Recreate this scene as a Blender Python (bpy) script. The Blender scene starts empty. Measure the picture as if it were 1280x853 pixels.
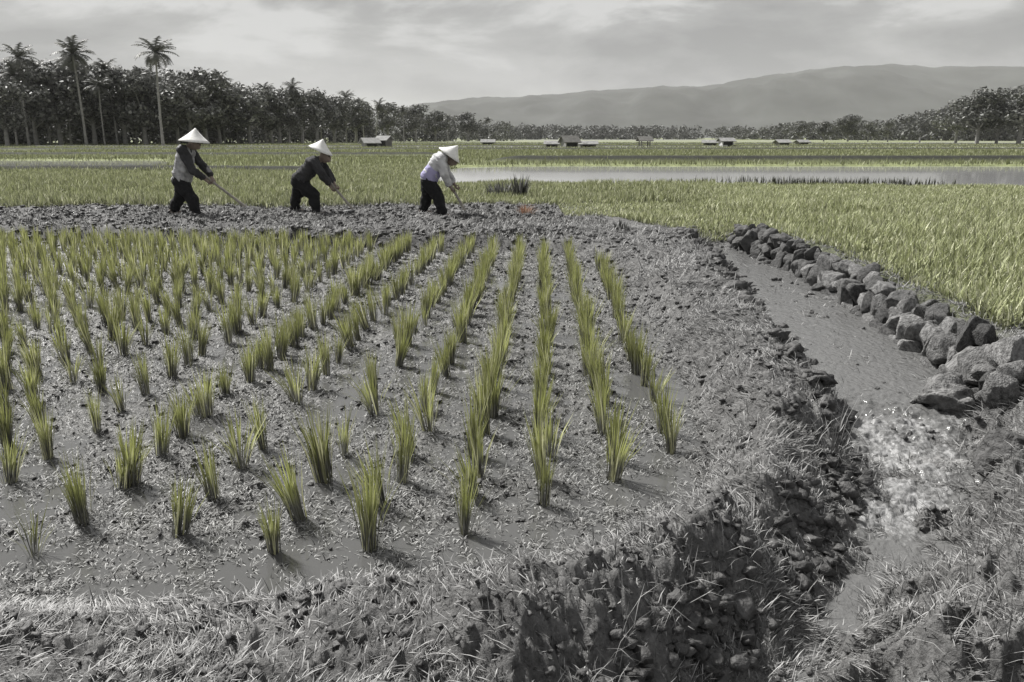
import bpy, bmesh, math, random
import numpy as np
from mathutils import Vector, Matrix

R = math.radians
rng = np.random.default_rng(7)
random.seed(7)
sc = bpy.context.scene
col = sc.collection

# ------------------------------------------------------------ camera
CAM_H = 1.5
FPX = 1000.0                     # focal length in photo pixels (1280 wide)
HORIZ = 172.0
PITCH = math.atan((426.5 - HORIZ) / FPX)
cam_d = bpy.data.cameras.new('camera')
cam_d.sensor_width = 36.0
cam_d.lens = FPX / 1280 * 36
cam_d.clip_start = 0.05
cam_d.clip_end = 60000
cam = bpy.data.objects.new('camera', cam_d)
cam.location = (0, 0, CAM_H)
cam.rotation_euler = (math.pi / 2 - PITCH, 0, 0)
col.objects.link(cam)
sc.camera = cam

# ------------------------------------------------------------ light and sky
SUN_EL, SUN_AZ = 50.0, -48.0     # azimuth from +Y towards +X : the sun stands to the left, ahead
w = bpy.data.worlds.new('World')
sc.world = w
w.use_nodes = True
nt = w.node_tree
nt.nodes.clear()
def N(t, nt, **kw):
    n = nt.nodes.new(t)
    for k, v in kw.items():
        setattr(n, k, v)
    return n
out = N('ShaderNodeOutputWorld', nt)
bg = N('ShaderNodeBackground', nt)
bg.inputs['Strength'].default_value = 0.1
sky = N('ShaderNodeTexSky', nt, sky_type='NISHITA')
sky.sun_disc = False
sky.sun_elevation = R(SUN_EL)
sky.sun_rotation = R(SUN_AZ)
hs = N('ShaderNodeHueSaturation', nt)
hs.inputs['Saturation'].default_value = 0.06
hs.inputs['Value'].default_value = 0.5
nt.links.new(sky.outputs[0], hs.inputs['Color'])
tc = N('ShaderNodeTexCoord', nt)
mp = N('ShaderNodeMapping', nt)
mp.inputs['Scale'].default_value = (1.0, 1.0, 3.2)
mp.inputs['Location'].default_value = (0.35, 0.1, 0.22)
nt.links.new(tc.outputs['Generated'], mp.inputs['Vector'])
n1 = N('ShaderNodeTexNoise', nt)
n1.inputs['Scale'].default_value = 4.2
n1.inputs['Detail'].default_value = 9
n1.inputs['Roughness'].default_value = 0.56
n1.inputs['Distortion'].default_value = 0.25
nt.links.new(mp.outputs[0], n1.inputs['Vector'])
cr = N('ShaderNodeValToRGB', nt)
cr.color_ramp.elements[0].position = 0.42
cr.color_ramp.elements[0].color = (1.45, 1.45, 1.49, 1)
cr.color_ramp.elements[1].position = 0.60
cr.color_ramp.elements[1].color = (2.6, 2.6, 2.6, 1)
nt.links.new(n1.outputs['Fac'], cr.inputs['Fac'])
# brighter, broken cloud higher up
sep = N('ShaderNodeSeparateXYZ', nt)
nt.links.new(tc.outputs['Generated'], sep.inputs[0])
ad = N('ShaderNodeMath', nt, operation='MULTIPLY_ADD')
ad.inputs[1].default_value = 0.55
nt.links.new(n1.outputs['Fac'], ad.inputs[0])
nt.links.new(sep.outputs['Z'], ad.inputs[2])
mr = N('ShaderNodeMapRange', nt)
mr.inputs['From Min'].default_value = 0.425
mr.inputs['From Max'].default_value = 0.475
mr.inputs['To Min'].default_value = 1.0
mr.inputs['To Max'].default_value = 1.38
nt.links.new(ad.outputs[0], mr.inputs['Value'])
mul = N('ShaderNodeVectorMath', nt, operation='SCALE')
nt.links.new(cr.outputs[0], mul.inputs[0])
nt.links.new(mr.outputs[0], mul.inputs['Scale'])
mx = N('ShaderNodeMixRGB', nt)
mx.inputs[0].default_value = 0.88
nt.links.new(hs.outputs[0], mx.inputs[1])
nt.links.new(mul.outputs[0], mx.inputs[2])
nt.links.new(mx.outputs[0], bg.inputs['Color'])
nt.links.new(bg.outputs[0], out.inputs['Surface'])

sd = bpy.data.lights.new('sun', 'SUN')
sd.energy = 4.6
sd.angle = R(5)
sd.color = (1.0, 0.98, 0.95)
so = bpy.data.objects.new('sun', sd)
az, el = R(SUN_AZ), R(SUN_EL)
sdir = Vector((math.sin(az) * math.cos(el), math.cos(az) * math.cos(el), math.sin(el)))
so.rotation_euler = sdir.to_track_quat('Z', 'Y').to_euler()
so.location = (-20, 10, 30)
col.objects.link(so)

vs = sc.view_settings
vs.view_transform = 'Standard'
vs.look = 'None'
vs.gamma = 1
vs.use_curve_mapping = False
vs.exposure = 0.76
sc.cycles.max_bounces = 6
sc.cycles.diffuse_bounces = 2
sc.cycles.glossy_bounces = 2
sc.cycles.transmission_bounces = 2
sc.cycles.transparent_max_bounces = 4
sc.cycles.volume_bounces = 1
sc.cycles.use_denoising = True

# ------------------------------------------------------------ helpers
cP, sP = math.cos(PITCH), math.sin(PITCH)
def P(px, py, z=0.0):
    """point on the plane z seen at photo pixel (px, py) -> world x, y"""
    a = (px - 640) / FPX
    b = (426.5 - py) / FPX
    dx, dy, dz = a, cP + b * sP, -sP + b * cP
    t = (z - CAM_H) / dz
    return (dx * t, dy * t)
def atd(px, dist):
    """x of pixel column at forward distance dist (near the horizon)"""
    return (px - 640) / FPX * dist * cP
def ss(x, a=0.0, b=1.0):
    t = np.clip((x - a) / (b - a), 0, 1)
    return t * t * (3 - 2 * t)
def _h(ix, iy, s):
    n = (ix.astype(np.int64) * 374761393 + iy.astype(np.int64) * 668265263 + s * 2147483647) & 0xFFFFFFFF
    n = ((n ^ (n >> 13)) * 1274126177) & 0xFFFFFFFF
    n = (n ^ (n >> 16)) & 0xFFFF
    return n / 65535.0
def vn(x, y, s=0):
    x = np.asarray(x, float); y = np.asarray(y, float)
    ix, iy = np.floor(x), np.floor(y)
    fx, fy = x - ix, y - iy
    ux, uy = fx * fx * fx * (fx * (fx * 6 - 15) + 10), fy * fy * fy * (fy * (fy * 6 - 15) + 10)
    a, b, c, d = _h(ix, iy, s), _h(ix + 1, iy, s), _h(ix, iy + 1, s), _h(ix + 1, iy + 1, s)
    return (a * (1 - ux) + b * ux) * (1 - uy) + (c * (1 - ux) + d * ux) * uy
def fbm(x, y, f, o=4, s=0, g=0.5):
    r, a, t = 0, 1.0, 0
    for k in range(o):
        c, q = math.cos(k * 1.1), math.sin(k * 1.1)
        r = r + a * (vn((x * c - y * q) * f, (x * q + y * c) * f, s + k * 17) - 0.5)
        t += a; a *= g; f *= 2.03
    return 2 * r / t                       # about -1..1
def billow(x, y, f, o=3, s=0):
    r, a, t = 0, 1.0, 0
    for k in range(o):
        r = r + a * np.abs(2 * vn(x * f, y * f, s + k * 31) - 1)
        t += a; a *= 0.5; f *= 2.1
    return r / t

def tag(o, label=None, cat=None, group=None, kind=None):
    if label: o['label'] = label
    if cat: o['category'] = cat
    if group: o['group'] = group
    if kind: o['kind'] = kind
    return o
def link(name, me, mat=None, parent=None, smooth=False):
    o = bpy.data.objects.new(name, me)
    col.objects.link(o)
    if mat is not None and not me.materials:
        me.materials.append(mat)
    if parent is not None: o.parent = parent
    if smooth:
        me.polygons.foreach_set('use_smooth', np.ones(len(me.polygons), bool))
    return o
def empty(name, loc, rz=0.0):
    o = bpy.data.objects.new(name, None)
    o.empty_display_size = 0.2
    o.location = loc; o.rotation_euler = (0, 0, rz)
    col.objects.link(o)
    return o
def npmesh(name, V, F4=None, F3=None, attrs=None):
    """mesh from numpy vertices, quads and triangles"""
    me = bpy.data.meshes.new(name)
    V = np.asarray(V, np.float32)
    parts, starts, n = [], [], 0
    for F, k in ((F4, 4), (F3, 3)):
        if F is not None and len(F):
            F = np.asarray(F, np.int32)
            parts.append(F.ravel()); starts.append(n + np.arange(len(F)) * k); n += F.size
    me.vertices.add(len(V)); me.vertices.foreach_set('co', V.ravel())
    me.loops.add(n); me.loops.foreach_set('vertex_index', np.concatenate(parts))
    st = np.concatenate(starts)
    me.polygons.add(len(st)); me.polygons.foreach_set('loop_start', st.astype(np.int32))
    me.update(calc_edges=True)
    for k, v in (attrs or {}).items():
        v = np.asarray(v, np.float32)
        if v.ndim == 1:
            a = me.attributes.new(k, 'FLOAT', 'POINT'); a.data.foreach_set('value', v)
        else:
            a = me.attributes.new(k, 'FLOAT_VECTOR', 'POINT'); a.data.foreach_set('vector', v.ravel())
    return me

# ------------------------------------------------------------ materials
def mat_new(name):
    m = bpy.data.materials.new(name); m.use_nodes = True
    t = m.node_tree
    b = t.nodes['Principled BSDF']
    return m, t, b
def simple(name, rgb, rough=0.8, noise=0.25, scale=20, bump=0.3, bscale=60, spec=0.3, metal=0.0):
    m, t, b = mat_new(name)
    b.inputs['Roughness'].default_value = rough
    b.inputs['Specular IOR Level'].default_value = spec
    b.inputs['Metallic'].default_value = metal
    tcn = N('ShaderNodeTexCoord', t)
    n = N('ShaderNodeTexNoise', t); n.inputs['Scale'].default_value = scale; n.inputs['Detail'].default_value = 6
    t.links.new(tcn.outputs['Object'], n.inputs['Vector'])
    r = N('ShaderNodeMapRange', t)
    r.inputs['From Min'].default_value = 0.25; r.inputs['From Max'].default_value = 0.75
    r.inputs['To Min'].default_value = 1 - noise; r.inputs['To Max'].default_value = 1 + noise
    t.links.new(n.outputs['Fac'], r.inputs['Value'])
    s = N('ShaderNodeVectorMath', t, operation='SCALE'); s.inputs[0].default_value = rgb
    t.links.new(r.outputs[0], s.inputs['Scale'])
    t.links.new(s.outputs[0], b.inputs['Base Color'])
    if bump:
        n2 = N('ShaderNodeTexNoise', t); n2.inputs['Scale'].default_value = bscale; n2.inputs['Detail'].default_value = 8
        t.links.new(tcn.outputs['Object'], n2.inputs['Vector'])
        bp = N('ShaderNodeBump', t); bp.inputs['Strength'].default_value = bump; bp.inputs['Distance'].default_value = 0.02
        t.links.new(n2.outputs['Fac'], bp.inputs['Height'])
        t.links.new(bp.outputs[0], b.inputs['Normal'])
    return m
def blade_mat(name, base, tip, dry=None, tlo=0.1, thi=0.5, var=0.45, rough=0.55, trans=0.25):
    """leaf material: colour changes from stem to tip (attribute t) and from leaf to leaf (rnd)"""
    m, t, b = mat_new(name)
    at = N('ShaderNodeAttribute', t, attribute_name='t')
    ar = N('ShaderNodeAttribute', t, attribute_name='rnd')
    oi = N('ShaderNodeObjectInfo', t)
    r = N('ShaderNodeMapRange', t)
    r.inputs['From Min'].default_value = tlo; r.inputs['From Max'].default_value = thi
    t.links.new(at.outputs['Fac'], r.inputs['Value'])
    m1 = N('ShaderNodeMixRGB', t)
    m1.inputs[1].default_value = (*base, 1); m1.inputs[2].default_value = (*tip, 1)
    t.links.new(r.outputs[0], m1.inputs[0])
    last = m1
    if dry is not None:
        gt = N('ShaderNodeMath', t, operation='GREATER_THAN'); gt.inputs[1].default_value = 0.78
        t.links.new(ar.outputs['Fac'], gt.inputs[0])
        m2 = N('ShaderNodeMixRGB', t); m2.inputs[2].default_value = (*dry, 1)
        t.links.new(gt.outputs[0], m2.inputs[0]); t.links.new(m1.outputs[0], m2.inputs[1])
        last = m2
    fr = N('ShaderNodeMath', t, operation='MULTIPLY'); fr.inputs[1].default_value = 7.31
    t.links.new(ar.outputs['Fac'], fr.inputs[0])
    fr2 = N('ShaderNodeMath', t, operation='FRACT'); t.links.new(fr.outputs[0], fr2.inputs[0])
    v = N('ShaderNodeMapRange', t); v.inputs['To Min'].default_value = 1 - var; v.inputs['To Max'].default_value = 1 + var
    t.links.new(fr2.outputs[0], v.inputs['Value'])
    ov = N('ShaderNodeMapRange', t); ov.inputs['To Min'].default_value = 0.82; ov.inputs['To Max'].default_value = 1.18
    t.links.new(oi.outputs['Random'], ov.inputs['Value'])
    mm = N('ShaderNodeMath', t, operation='MULTIPLY')
    t.links.new(v.outputs[0], mm.inputs[0]); t.links.new(ov.outputs[0], mm.inputs[1])
    s = N('ShaderNodeVectorMath', t, operation='SCALE')
    t.links.new(last.outputs[0], s.inputs[0]); t.links.new(mm.outputs[0], s.inputs['Scale'])
    t.links.new(s.outputs[0], b.inputs['Base Color'])
    b.inputs['Roughness'].default_value = rough
    b.inputs['Specular IOR Level'].default_value = 0.3
    if trans:
        tr = N('ShaderNodeBsdfTranslucent', t)
        t.links.new(s.outputs[0], tr.inputs['Color'])
        ms = N('ShaderNodeMixShader', t); ms.inputs[0].default_value = trans
        t.links.new(b.outputs[0], ms.inputs[1]); t.links.new(tr.outputs[0], ms.inputs[2])
        t.links.new(ms.outputs[0], t.nodes['Material Output'].inputs['Surface'])
    return m

M = {}
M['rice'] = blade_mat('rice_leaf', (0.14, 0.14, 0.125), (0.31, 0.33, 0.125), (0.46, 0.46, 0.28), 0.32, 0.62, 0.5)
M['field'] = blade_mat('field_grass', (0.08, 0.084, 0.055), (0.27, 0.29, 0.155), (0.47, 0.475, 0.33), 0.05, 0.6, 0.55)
M['meadow'] = blade_mat('far_grass', (0.10, 0.105, 0.06), (0.23, 0.245, 0.135), (0.34, 0.35, 0.22), 0.0, 0.6, 0.35)
M['straw'] = blade_mat('dry_straw', (0.11, 0.109, 0.107), (0.27, 0.269, 0.265), (0.035, 0.035, 0.034), 0.0, 0.8, 0.9, trans=0.0)
M['weed'] = blade_mat('mud_weed', (0.12, 0.12, 0.115), (0.36, 0.36, 0.35), (0.05, 0.05, 0.048), 0.0, 0.8, 0.5, trans=0.0)
M['orange'] = blade_mat('orange_weed', (0.20, 0.13, 0.09), (0.42, 0.25, 0.17), (0.5, 0.38, 0.28), 0.0, 0.4, 0.3)
M['leaf'] = blade_mat('tree_leaf', (0.065, 0.067, 0.062), (0.15, 0.154, 0.142), (0.20, 0.20, 0.19), 0.0, 1.0, 0.6, trans=0.15)
M['palm'] = blade_mat('palm_leaf', (0.07, 0.072, 0.064), (0.11, 0.113, 0.10), (0.2, 0.2, 0.185), 0.0, 1.0, 0.4, trans=0.15)
M['bark'] = simple('bark', (0.26, 0.255, 0.245), 0.9, 0.3, 3, 0.4, 10)
M['stone'] = simple('wall_stone', (0.15, 0.149, 0.147), 0.8, 0.75, 11, 1.0, 30)
t = M['stone'].node_tree; b = t.nodes['Principled BSDF']
_l = b.inputs['Base Color'].links[0].from_socket
oi = N('ShaderNodeObjectInfo', t); ov = N('ShaderNodeMapRange', t); ov.inputs['To Min'].default_value = .45; ov.inputs['To Max'].default_value = 1.5
t.links.new(oi.outputs['Random'], ov.inputs['Value'])
s = N('ShaderNodeVectorMath', t, operation='SCALE'); t.links.new(_l, s.inputs[0]); t.links.new(ov.outputs[0], s.inputs['Scale']); t.links.new(s.outputs[0], b.inputs['Base Color'])
M['mudclod'] = simple('clod_mud', (0.08, 0.079, 0.078), 0.6, 0.6, 12, 0.9, 40)
M['skin'] = simple('skin', (0.24, 0.19, 0.16), 0.6, 0.1, 8, 0)
M['hat'] = simple('palm_leaf_hat', (0.80, 0.795, 0.77), 0.7, 0.10, 24, 0.25, 70)
M['black_cloth'] = simple('black_cloth', (0.018, 0.018, 0.019), 0.9, 0.3, 9, 0.4, 30)
M['dark_cloth'] = simple('dark_cloth', (0.045, 0.045, 0.047), 0.9, 0.35, 9, 0.4, 30)
M['grey_cloth'] = simple('grey_cloth', (0.36, 0.36, 0.365), 0.9, 0.45, 14, 0.4, 30)
M['white_cloth'] = simple('white_cloth', (0.55, 0.55, 0.56), 0.9, 0.2, 9, 0.4, 30)
M['lavender'] = simple('lavender_cloth', (0.36, 0.34, 0.52), 0.9, 0.2, 12, 0.4, 30)
M['wood'] = simple('hoe_wood', (0.30, 0.28, 0.25), 0.6, 0.3, 30, 0.2, 60)
M['iron'] = simple('hoe_iron', (0.30, 0.30, 0.30), 0.4, 0.3, 30, 0.2, 60, 0.5, 0.6)
M['hut_wall'] = simple('hut_wall', (0.24, 0.24, 0.235), 0.9, 0.25, 2, 0.2, 10)
M['hut_dark'] = simple('hut_board', (0.16, 0.155, 0.15), 0.9, 0.3, 3, 0.3, 10)
M['roof'] = simple('hut_roof', (0.22, 0.22, 0.215), 0.8, 0.35, 3, 0.4, 14)
M['roof_dark'] = simple('thatch_roof', (0.12, 0.118, 0.11), 0.95, 0.35, 3, 0.5, 14)
M['door'] = simple('hut_opening', (0.03, 0.03, 0.03), 0.9, 0.1, 3, 0)
M['hill'] = simple('hill_forest', (0.035, 0.037, 0.035), 1.0, 0.7, 0.006, 0.0, 1)

def water_mat(name, rgb, rough, bs, bstr, foam=False):
    m, t, b = mat_new(name)
    b.inputs['Base Color'].default_value = (*rgb, 1)
    b.inputs['Roughness'].default_value = rough
    b.inputs['IOR'].default_value = 1.33
    b.inputs['Specular IOR Level'].default_value = 0.5
    g = N('ShaderNodeNewGeometry', t)
    mpn = N('ShaderNodeMapping', t); mpn.inputs['Scale'].default_value = (1, 0.6, 1)
    t.links.new(g.outputs['Position'], mpn.inputs['Vector'])
    n = N('ShaderNodeTexNoise', t); n.inputs['Scale'].default_value = bs; n.inputs['Detail'].default_value = 4
    t.links.new(mpn.outputs[0], n.inputs['Vector'])
    bp = N('ShaderNodeBump', t); bp.inputs['Strength'].default_value = bstr; bp.inputs['Distance'].default_value = 0.01
    t.links.new(n.outputs['Fac'], bp.inputs['Height']); t.links.new(bp.outputs[0], b.inputs['Normal'])
    if foam:
        a = N('ShaderNodeAttribute', t, attribute_name='foam')
        n2 = N('ShaderNodeTexNoise', t); n2.inputs['Scale'].default_value = 38; n2.inputs['Detail'].default_value = 8; n2.inputs['Roughness'].default_value = 0.7
        t.links.new(mpn.outputs[0], n2.inputs['Vector'])
        s = N('ShaderNodeMath', t, operation='MULTIPLY_ADD'); s.inputs[1].default_value = 0.55; s.inputs[2].default_value = -0.55
        t.links.new(a.outputs['Fac'], s.inputs[0])
        s2 = N('ShaderNodeMath', t, operation='ADD')
        t.links.new(s.outputs[0], s2.inputs[0]); t.links.new(n2.outputs['Fac'], s2.inputs[1])
        r = N('ShaderNodeMapRange', t); r.inputs['From Min'].default_value = 0.42; r.inputs['From Max'].default_value = 0.74
        t.links.new(s2.outputs[0], r.inputs['Value'])
        mxn = N('ShaderNodeMixRGB', t); mxn.inputs[1].default_value = (*rgb, 1); mxn.inputs[2].default_value = (0.34, 0.34, 0.34, 1)
        t.links.new(r.outputs[0], mxn.inputs[0]); t.links.new(mxn.outputs[0], b.inputs['Base Color'])
        r2 = N('ShaderNodeMapRange', t); r2.inputs['To Min'].default_value = rough; r2.inputs['To Max'].default_value = 0.7
        t.links.new(r.outputs[0], r2.inputs['Value']); t.links.new(r2.outputs[0], b.inputs['Roughness'])
    return m
M['paddy_water'] = water_mat('paddy_water', (0.085, 0.085, 0.083), 0.05, 30, 0.10)
M['pond_water'] = water_mat('pond_water', (0.34, 0.34, 0.34), 0.05, 6, 0.02)
M['stream_water'] = water_mat('stream_water', (0.12, 0.12, 0.118), 0.12, 30, 1.6, True)

# ground: real albedo of each zone in the attribute alb, wetness in wet
m, t, b = mat_new('ground_soil')
aa = N('ShaderNodeAttribute', t, attribute_name='alb')
aw = N('ShaderNodeAttribute', t, attribute_name='wet')
g = N('ShaderNodeNewGeometry', t)
n = N('ShaderNodeTexNoise', t); n.inputs['Scale'].default_value = 26; n.inputs['Detail'].default_value = 10; n.inputs['Roughness'].default_value = 0.75
t.links.new(g.outputs['Position'], n.inputs['Vector'])
r = N('ShaderNodeMapRange', t); r.inputs['From Min'].default_value = 0.33; r.inputs['From Max'].default_value = 0.67
r.inputs['To Min'].default_value = 0.35; r.inputs['To Max'].default_value = 1.75
t.links.new(n.outputs['Fac'], r.inputs['Value'])
nL = N('ShaderNodeTexNoise', t); nL.inputs['Scale'].default_value = 1.3; nL.inputs['Detail'].default_value = 5
t.links.new(g.outputs['Position'], nL.inputs['Vector'])
rL = N('ShaderNodeMapRange', t); rL.inputs['From Min'].default_value = 0.3; rL.inputs['From Max'].default_value = 0.7
rL.inputs['To Min'].default_value = 0.7; rL.inputs['To Max'].default_value = 1.3
t.links.new(nL.outputs['Fac'], rL.inputs['Value'])
mm = N('ShaderNodeMath', t, operation='MULTIPLY'); t.links.new(r.outputs[0], mm.inputs[0]); t.links.new(rL.outputs[0], mm.inputs[1])
s = N('ShaderNodeVectorMath', t, operation='SCALE')
t.links.new(aa.outputs['Vector'], s.inputs[0]); t.links.new(mm.outputs[0], s.inputs['Scale'])
t.links.new(s.outputs[0], b.inputs['Base Color'])
rr = N('ShaderNodeMapRange', t); rr.inputs['To Min'].default_value = 0.95; rr.inputs['To Max'].default_value = 0.38
t.links.new(aw.outputs['Fac'], rr.inputs['Value']); t.links.new(rr.outputs[0], b.inputs['Roughness'])
n2 = N('ShaderNodeTexNoise', t); n2.inputs['Scale'].default_value = 70; n2.inputs['Detail'].default_value = 10; n2.inputs['Roughness'].default_value = 0.7
t.links.new(g.outputs['Position'], n2.inputs['Vector'])
bp = N('ShaderNodeBump', t); bp.inputs['Strength'].default_value = 0.9; bp.inputs['Distance'].default_value = 0.018
t.links.new(n2.outputs['Fac'], bp.inputs['Height']); t.links.new(bp.outputs[0], b.inputs['Normal'])
b.inputs['Specular IOR Level'].default_value = 0.4
M['ground'] = m

# ------------------------------------------------------------ terrain
paddy_px = [(-1500, 304), (0, 304), (250, 306), (450, 311), (600, 314), (720, 322), (778, 350), (832, 420), (868, 500),
            (888, 570), (872, 625), (820, 678), (740, 714), (600, 734), (400, 746), (200, 756), (0, 764), (-400, 776), (-1500, 776)]
paddy = [P(x, y, 0) for x, y in paddy_px]
def sdf(poly, x, y):
    x = np.asarray(x, float); y = np.asarray(y, float)
    d = np.full(x.shape, 1e9); inside = np.zeros(x.shape, bool)
    n = len(poly)
    for i in range(n):
        ax, ay = poly[i]; bx, by = poly[(i + 1) % n]
        ex, ey = bx - ax, by - ay
        wx, wy = x - ax, y - ay
        tt = np.clip((wx * ex + wy * ey) / (ex * ex + ey * ey), 0, 1)
        d = np.minimum(d, (wx - ex * tt) ** 2 + (wy - ey * tt) ** 2)
        c = ((ay > y) != (by > y))
        xs = ex * (y - ay) / (ey if abs(ey) > 1e-9 else 1e-9) + ax
        inside ^= c & (x < xs)
    d = np.sqrt(d)
    return np.where(inside, -d, d)
def curve(pts):
    q = sorted([(P(x, y, z)[1], P(x, y, z)[0]) for x, y, z in pts])
    return np.array([a for a, _ in q]), np.array([b_ for _, b_ in q])
LY, LX = curve([(880, 312, .14), (890, 324, .14), (915, 360, .14), (962, 420, .15), (1008, 475, .15), (1026, 520, .15), (1015, 570, .15),
                (975, 620, .15), (935, 675, .15), (885, 725, .15), (815, 775, .15), (750, 835, .15), (700, 900, .15)])
RY, RX = curve([(900, 306, .0), (925, 320, -.04), (985, 345, -.05), (1045, 385, -.06), (1110, 430, -.07), (1172, 478, -.08), (1218, 522, -.1),
                (1230, 560, -.1), (1215, 600, -.15), (1220, 650, -.2), (1185, 720, -.25), (1120, 800, -.25), (1020, 900, -.25)])
YEND = 11.6
def xL(y): return np.interp(y, LY, LX)
def xR(y): return np.interp(y, RY, RX)
def bedz(y): return np.interp(y, [1.5, 2.4, 3.0, 3.35, 3.9, 4.15, 5.5, 11.5], [-.12, -.12, -.12, -.10, -.09, -.04, -.03, -.01])
POND_Z = 0.05
pond_px = [(560, 231), (700, 232), (900, 233), (1100, 236), (1500, 240), (2200, 240), (2200, 208), (1280, 208), (900, 208), (700, 208), (585, 209), (548, 214), (540, 224)]
pond = [P(x, y, POND_Z) for x, y in pond_px]
pond2_px = [(-1500, 201), (205, 201), (215, 206), (190, 213), (60, 216), (-1500, 216)]
pond2 = [P(x, y, POND_Z) for x, y in pond2_px]
bunds = []                         # low earth bunds crossing the far plain: (y at x=0, slope, x0, x1, height, half width)
for px_, yy_, x0, x1, hh, hw in [(189.5, 0, -1000, 1000, .30, .7), (184.5, 0.03, -1000, 1000, .22, .8), (219, -0.01, -80, -6.0, .28, .35), (197, 0.02, -400, -4, .3, .5),
                                 (206.5, 0.0, -2.5, 200, .42, .6), (181, -0.02, -1000, 1000, .25, 1.0)]:
    bunds.append((P(640, px_, 0)[1], yy_, x0, x1, hh, hw))
def bund_h(x, y):
    h = np.zeros_like(x); dark = np.zeros_like(x)
    for yc, sl, x0, x1, hh, hw in bunds:
        c = yc + sl * x + 0.6 * fbm(x * 0 + yc, x, 0.13, 2, 5)
        e = ss(x, x0, x0 + 3) * (1 - ss(x, x1 - 3, x1))
        q = np.clip(1 - np.abs(y - c) / (hw * 1.6), 0, 1)
        q = q * q * (3 - 2 * q) * e
        h = np.maximum(h, hh * q); dark = np.maximum(dark, q)
    return h, dark
MOUNDS = [P(1225, 478, .25) + (.42, .17), P(1290, 590, .2) + (.45, .14), P(1215, 640, .0) + (.22, .12), P(985, 520, .15) + (.2, .09), P(948, 600, .15) + (.17, .07),
          P(700, 790, .15) + (.32, .08), P(860, 660, .15) + (.3, .05), P(520, 800, .15) + (.35, .05), P(900, 480, .15) + (.4, .05)]
def terrain(x, y, full=True):
    x = np.asarray(x, float); y = np.asarray(y, float)
    sp = sdf(paddy, x, y)
    n_big = fbm(x, y, 0.9, 3, 3)
    n_med = fbm(x, y, 4.5, 4, 11)
    n_clod = billow(x, y, 7.0, 3, 40)
    n_fine = fbm(x, y, 26.0, 3, 60)
    # banks
    near = 1 - ss(y, 9, 14)
    bank = 0.16 * ss(sp, -0.02, 0.32) + 0.035 * n_big * near
    rough = 0.030 * n_med + 0.035 * (0.5 - n_clod) + 0.012 * n_fine
    h = bank + rough * ss(sp, -.15, .2) * (1.15 + .2 * (1 - ss(y, 3, 5))) + .02 * fbm(x, y, 55, 2, 61) * (1 - ss(y, 4, 6)) * ss(sp, -.05, .1)
    # dike the workers stand on
    dk = ss(y, 10.9, 11.5) * (1 - ss(y, 16.0, 17.0)) * (1 - ss(x, 0.2, 1.4))
    clods = 0.10 * np.clip(0.62 - billow(x, y, 2.6, 3, 90), 0, 1) + 0.07 * np.clip(billow(x, y, 6.5, 3, 95) - .3, 0, 1)
    h = h + dk * clods
    # beyond: flat fields
    far = ss(y, 16, 20)
    h = h * (1 - far) + far * (0.10 + 0.03 * n_big)
    # right hand terrace behind the wall
    ee = x - xR(np.clip(y, 1.6, YEND))
    wallz = ss(y, 3.9, 4.5)
    up = wallz * ss(ee, 0.17, 0.34) + (1 - wallz) * ss(ee, -0.10, 0.95)
    hr = 0.27 + 0.05 * n_big * near + rough * 1.5
    hr = hr * (1 - ss(y, 13, 21)) + 0.11 * ss(y, 13, 21)
    upside = up * (y < YEND + 3) * 1.0
    right = ss(ee, -0.1, 0.15)
    fy = 1 - ss(y, 10.6, 11.6)
    xb = 3.2 + (y - 11) * 0.1
    up2 = ss(x - xb, -0.6, 0.6)
    upm = np.where(y < 11.2, up, up2)
    h_bank_right = np.where(upm > 0, h * (1 - upm) + hr * upm, h)
    chan = (y < YEND) & (ee < 0.0)
    h_bank_right = np.where((ee > 0) & (y < YEND), h_bank_right, h_bank_right)
    h = np.where(chan, h, h_bank_right)
    for mx_, my_, mr_, mh_ in MOUNDS:
        q = ((x - mx_) ** 2 + ((y - my_) * 1.25) ** 2) / mr_ ** 2
        h = h + mh_ * np.exp(-q ** 2) * (1 + .3 * n_med)
    cr_ = (x - xL(np.clip(y, 1.2, YEND))) * .8
    h = h + .05 * np.exp(-((cr_ + .24) / .2) ** 2) * ss(y, 1.6, 2.4) * (1 - ss(y, 9, 11)) * (1 + .5 * n_big)
    # channel cut
    dl = (x - xL(np.clip(y, 1.2, YEND))) * 0.8
    jag = 0.10 * fbm(x, y, 4, 4, 77) + .07 * fbm(x, y, 15, 3, 78)
    nr_ = 1 - ss(y, 3.4, 4.4)
    q_ = np.clip((dl + jag * (1 - .65 * nr_) + .16 * nr_) / (.16 + .34 * nr_), 0, 1)
    tl = q_ ** 2 * (3 - 2 * q_)
    dr = -ee * 0.8
    tr = wallz * ss(dr, -0.22, -0.06) + (1 - wallz) * ss(dr + jag * 2, -0.5, 0.12)
    tt = np.minimum(tl, tr) * (1 - ss(y, 10.9, 11.5))
    bz = bedz(y) + 0.05 * (0.55 - billow(x, y, 8, 3, 130)) + 0.03 * n_med
    base_r = np.where(ee > -0.3, 0.25, h)
    h = np.where(tt > 0, h * (1 - tt) + bz * tt, h)
    # paddy mud
    mud = -0.005 + 0.026 * fbm(x, y, 2.2, 3, 150) + 0.050 * (0.46 - billow(x, y, 9, 3, 160)) + 0.022 * n_fine
    mud = mud - 0.016 * ss(-sp, 0, 0.05) * (1 - ss(-sp, 0.28, 0.6)) * (y < 5)
    pin = ss(-sp, -0.06, 0.06)
    h = h * (1 - pin) + mud * pin
    # ponds
    spd = np.minimum(sdf(pond, x, y), sdf(pond2, x, y))
    h = h * (1 - ss(-spd, -0.5, 0.5)) + (-0.15) * ss(-spd, -0.5, 0.5)
    bh, dark = bund_h(x, y)
    h = h + bh
    if not full:
        return h
    # albedo of each zone
    A = np.zeros(x.shape + (3,)); 
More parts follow.
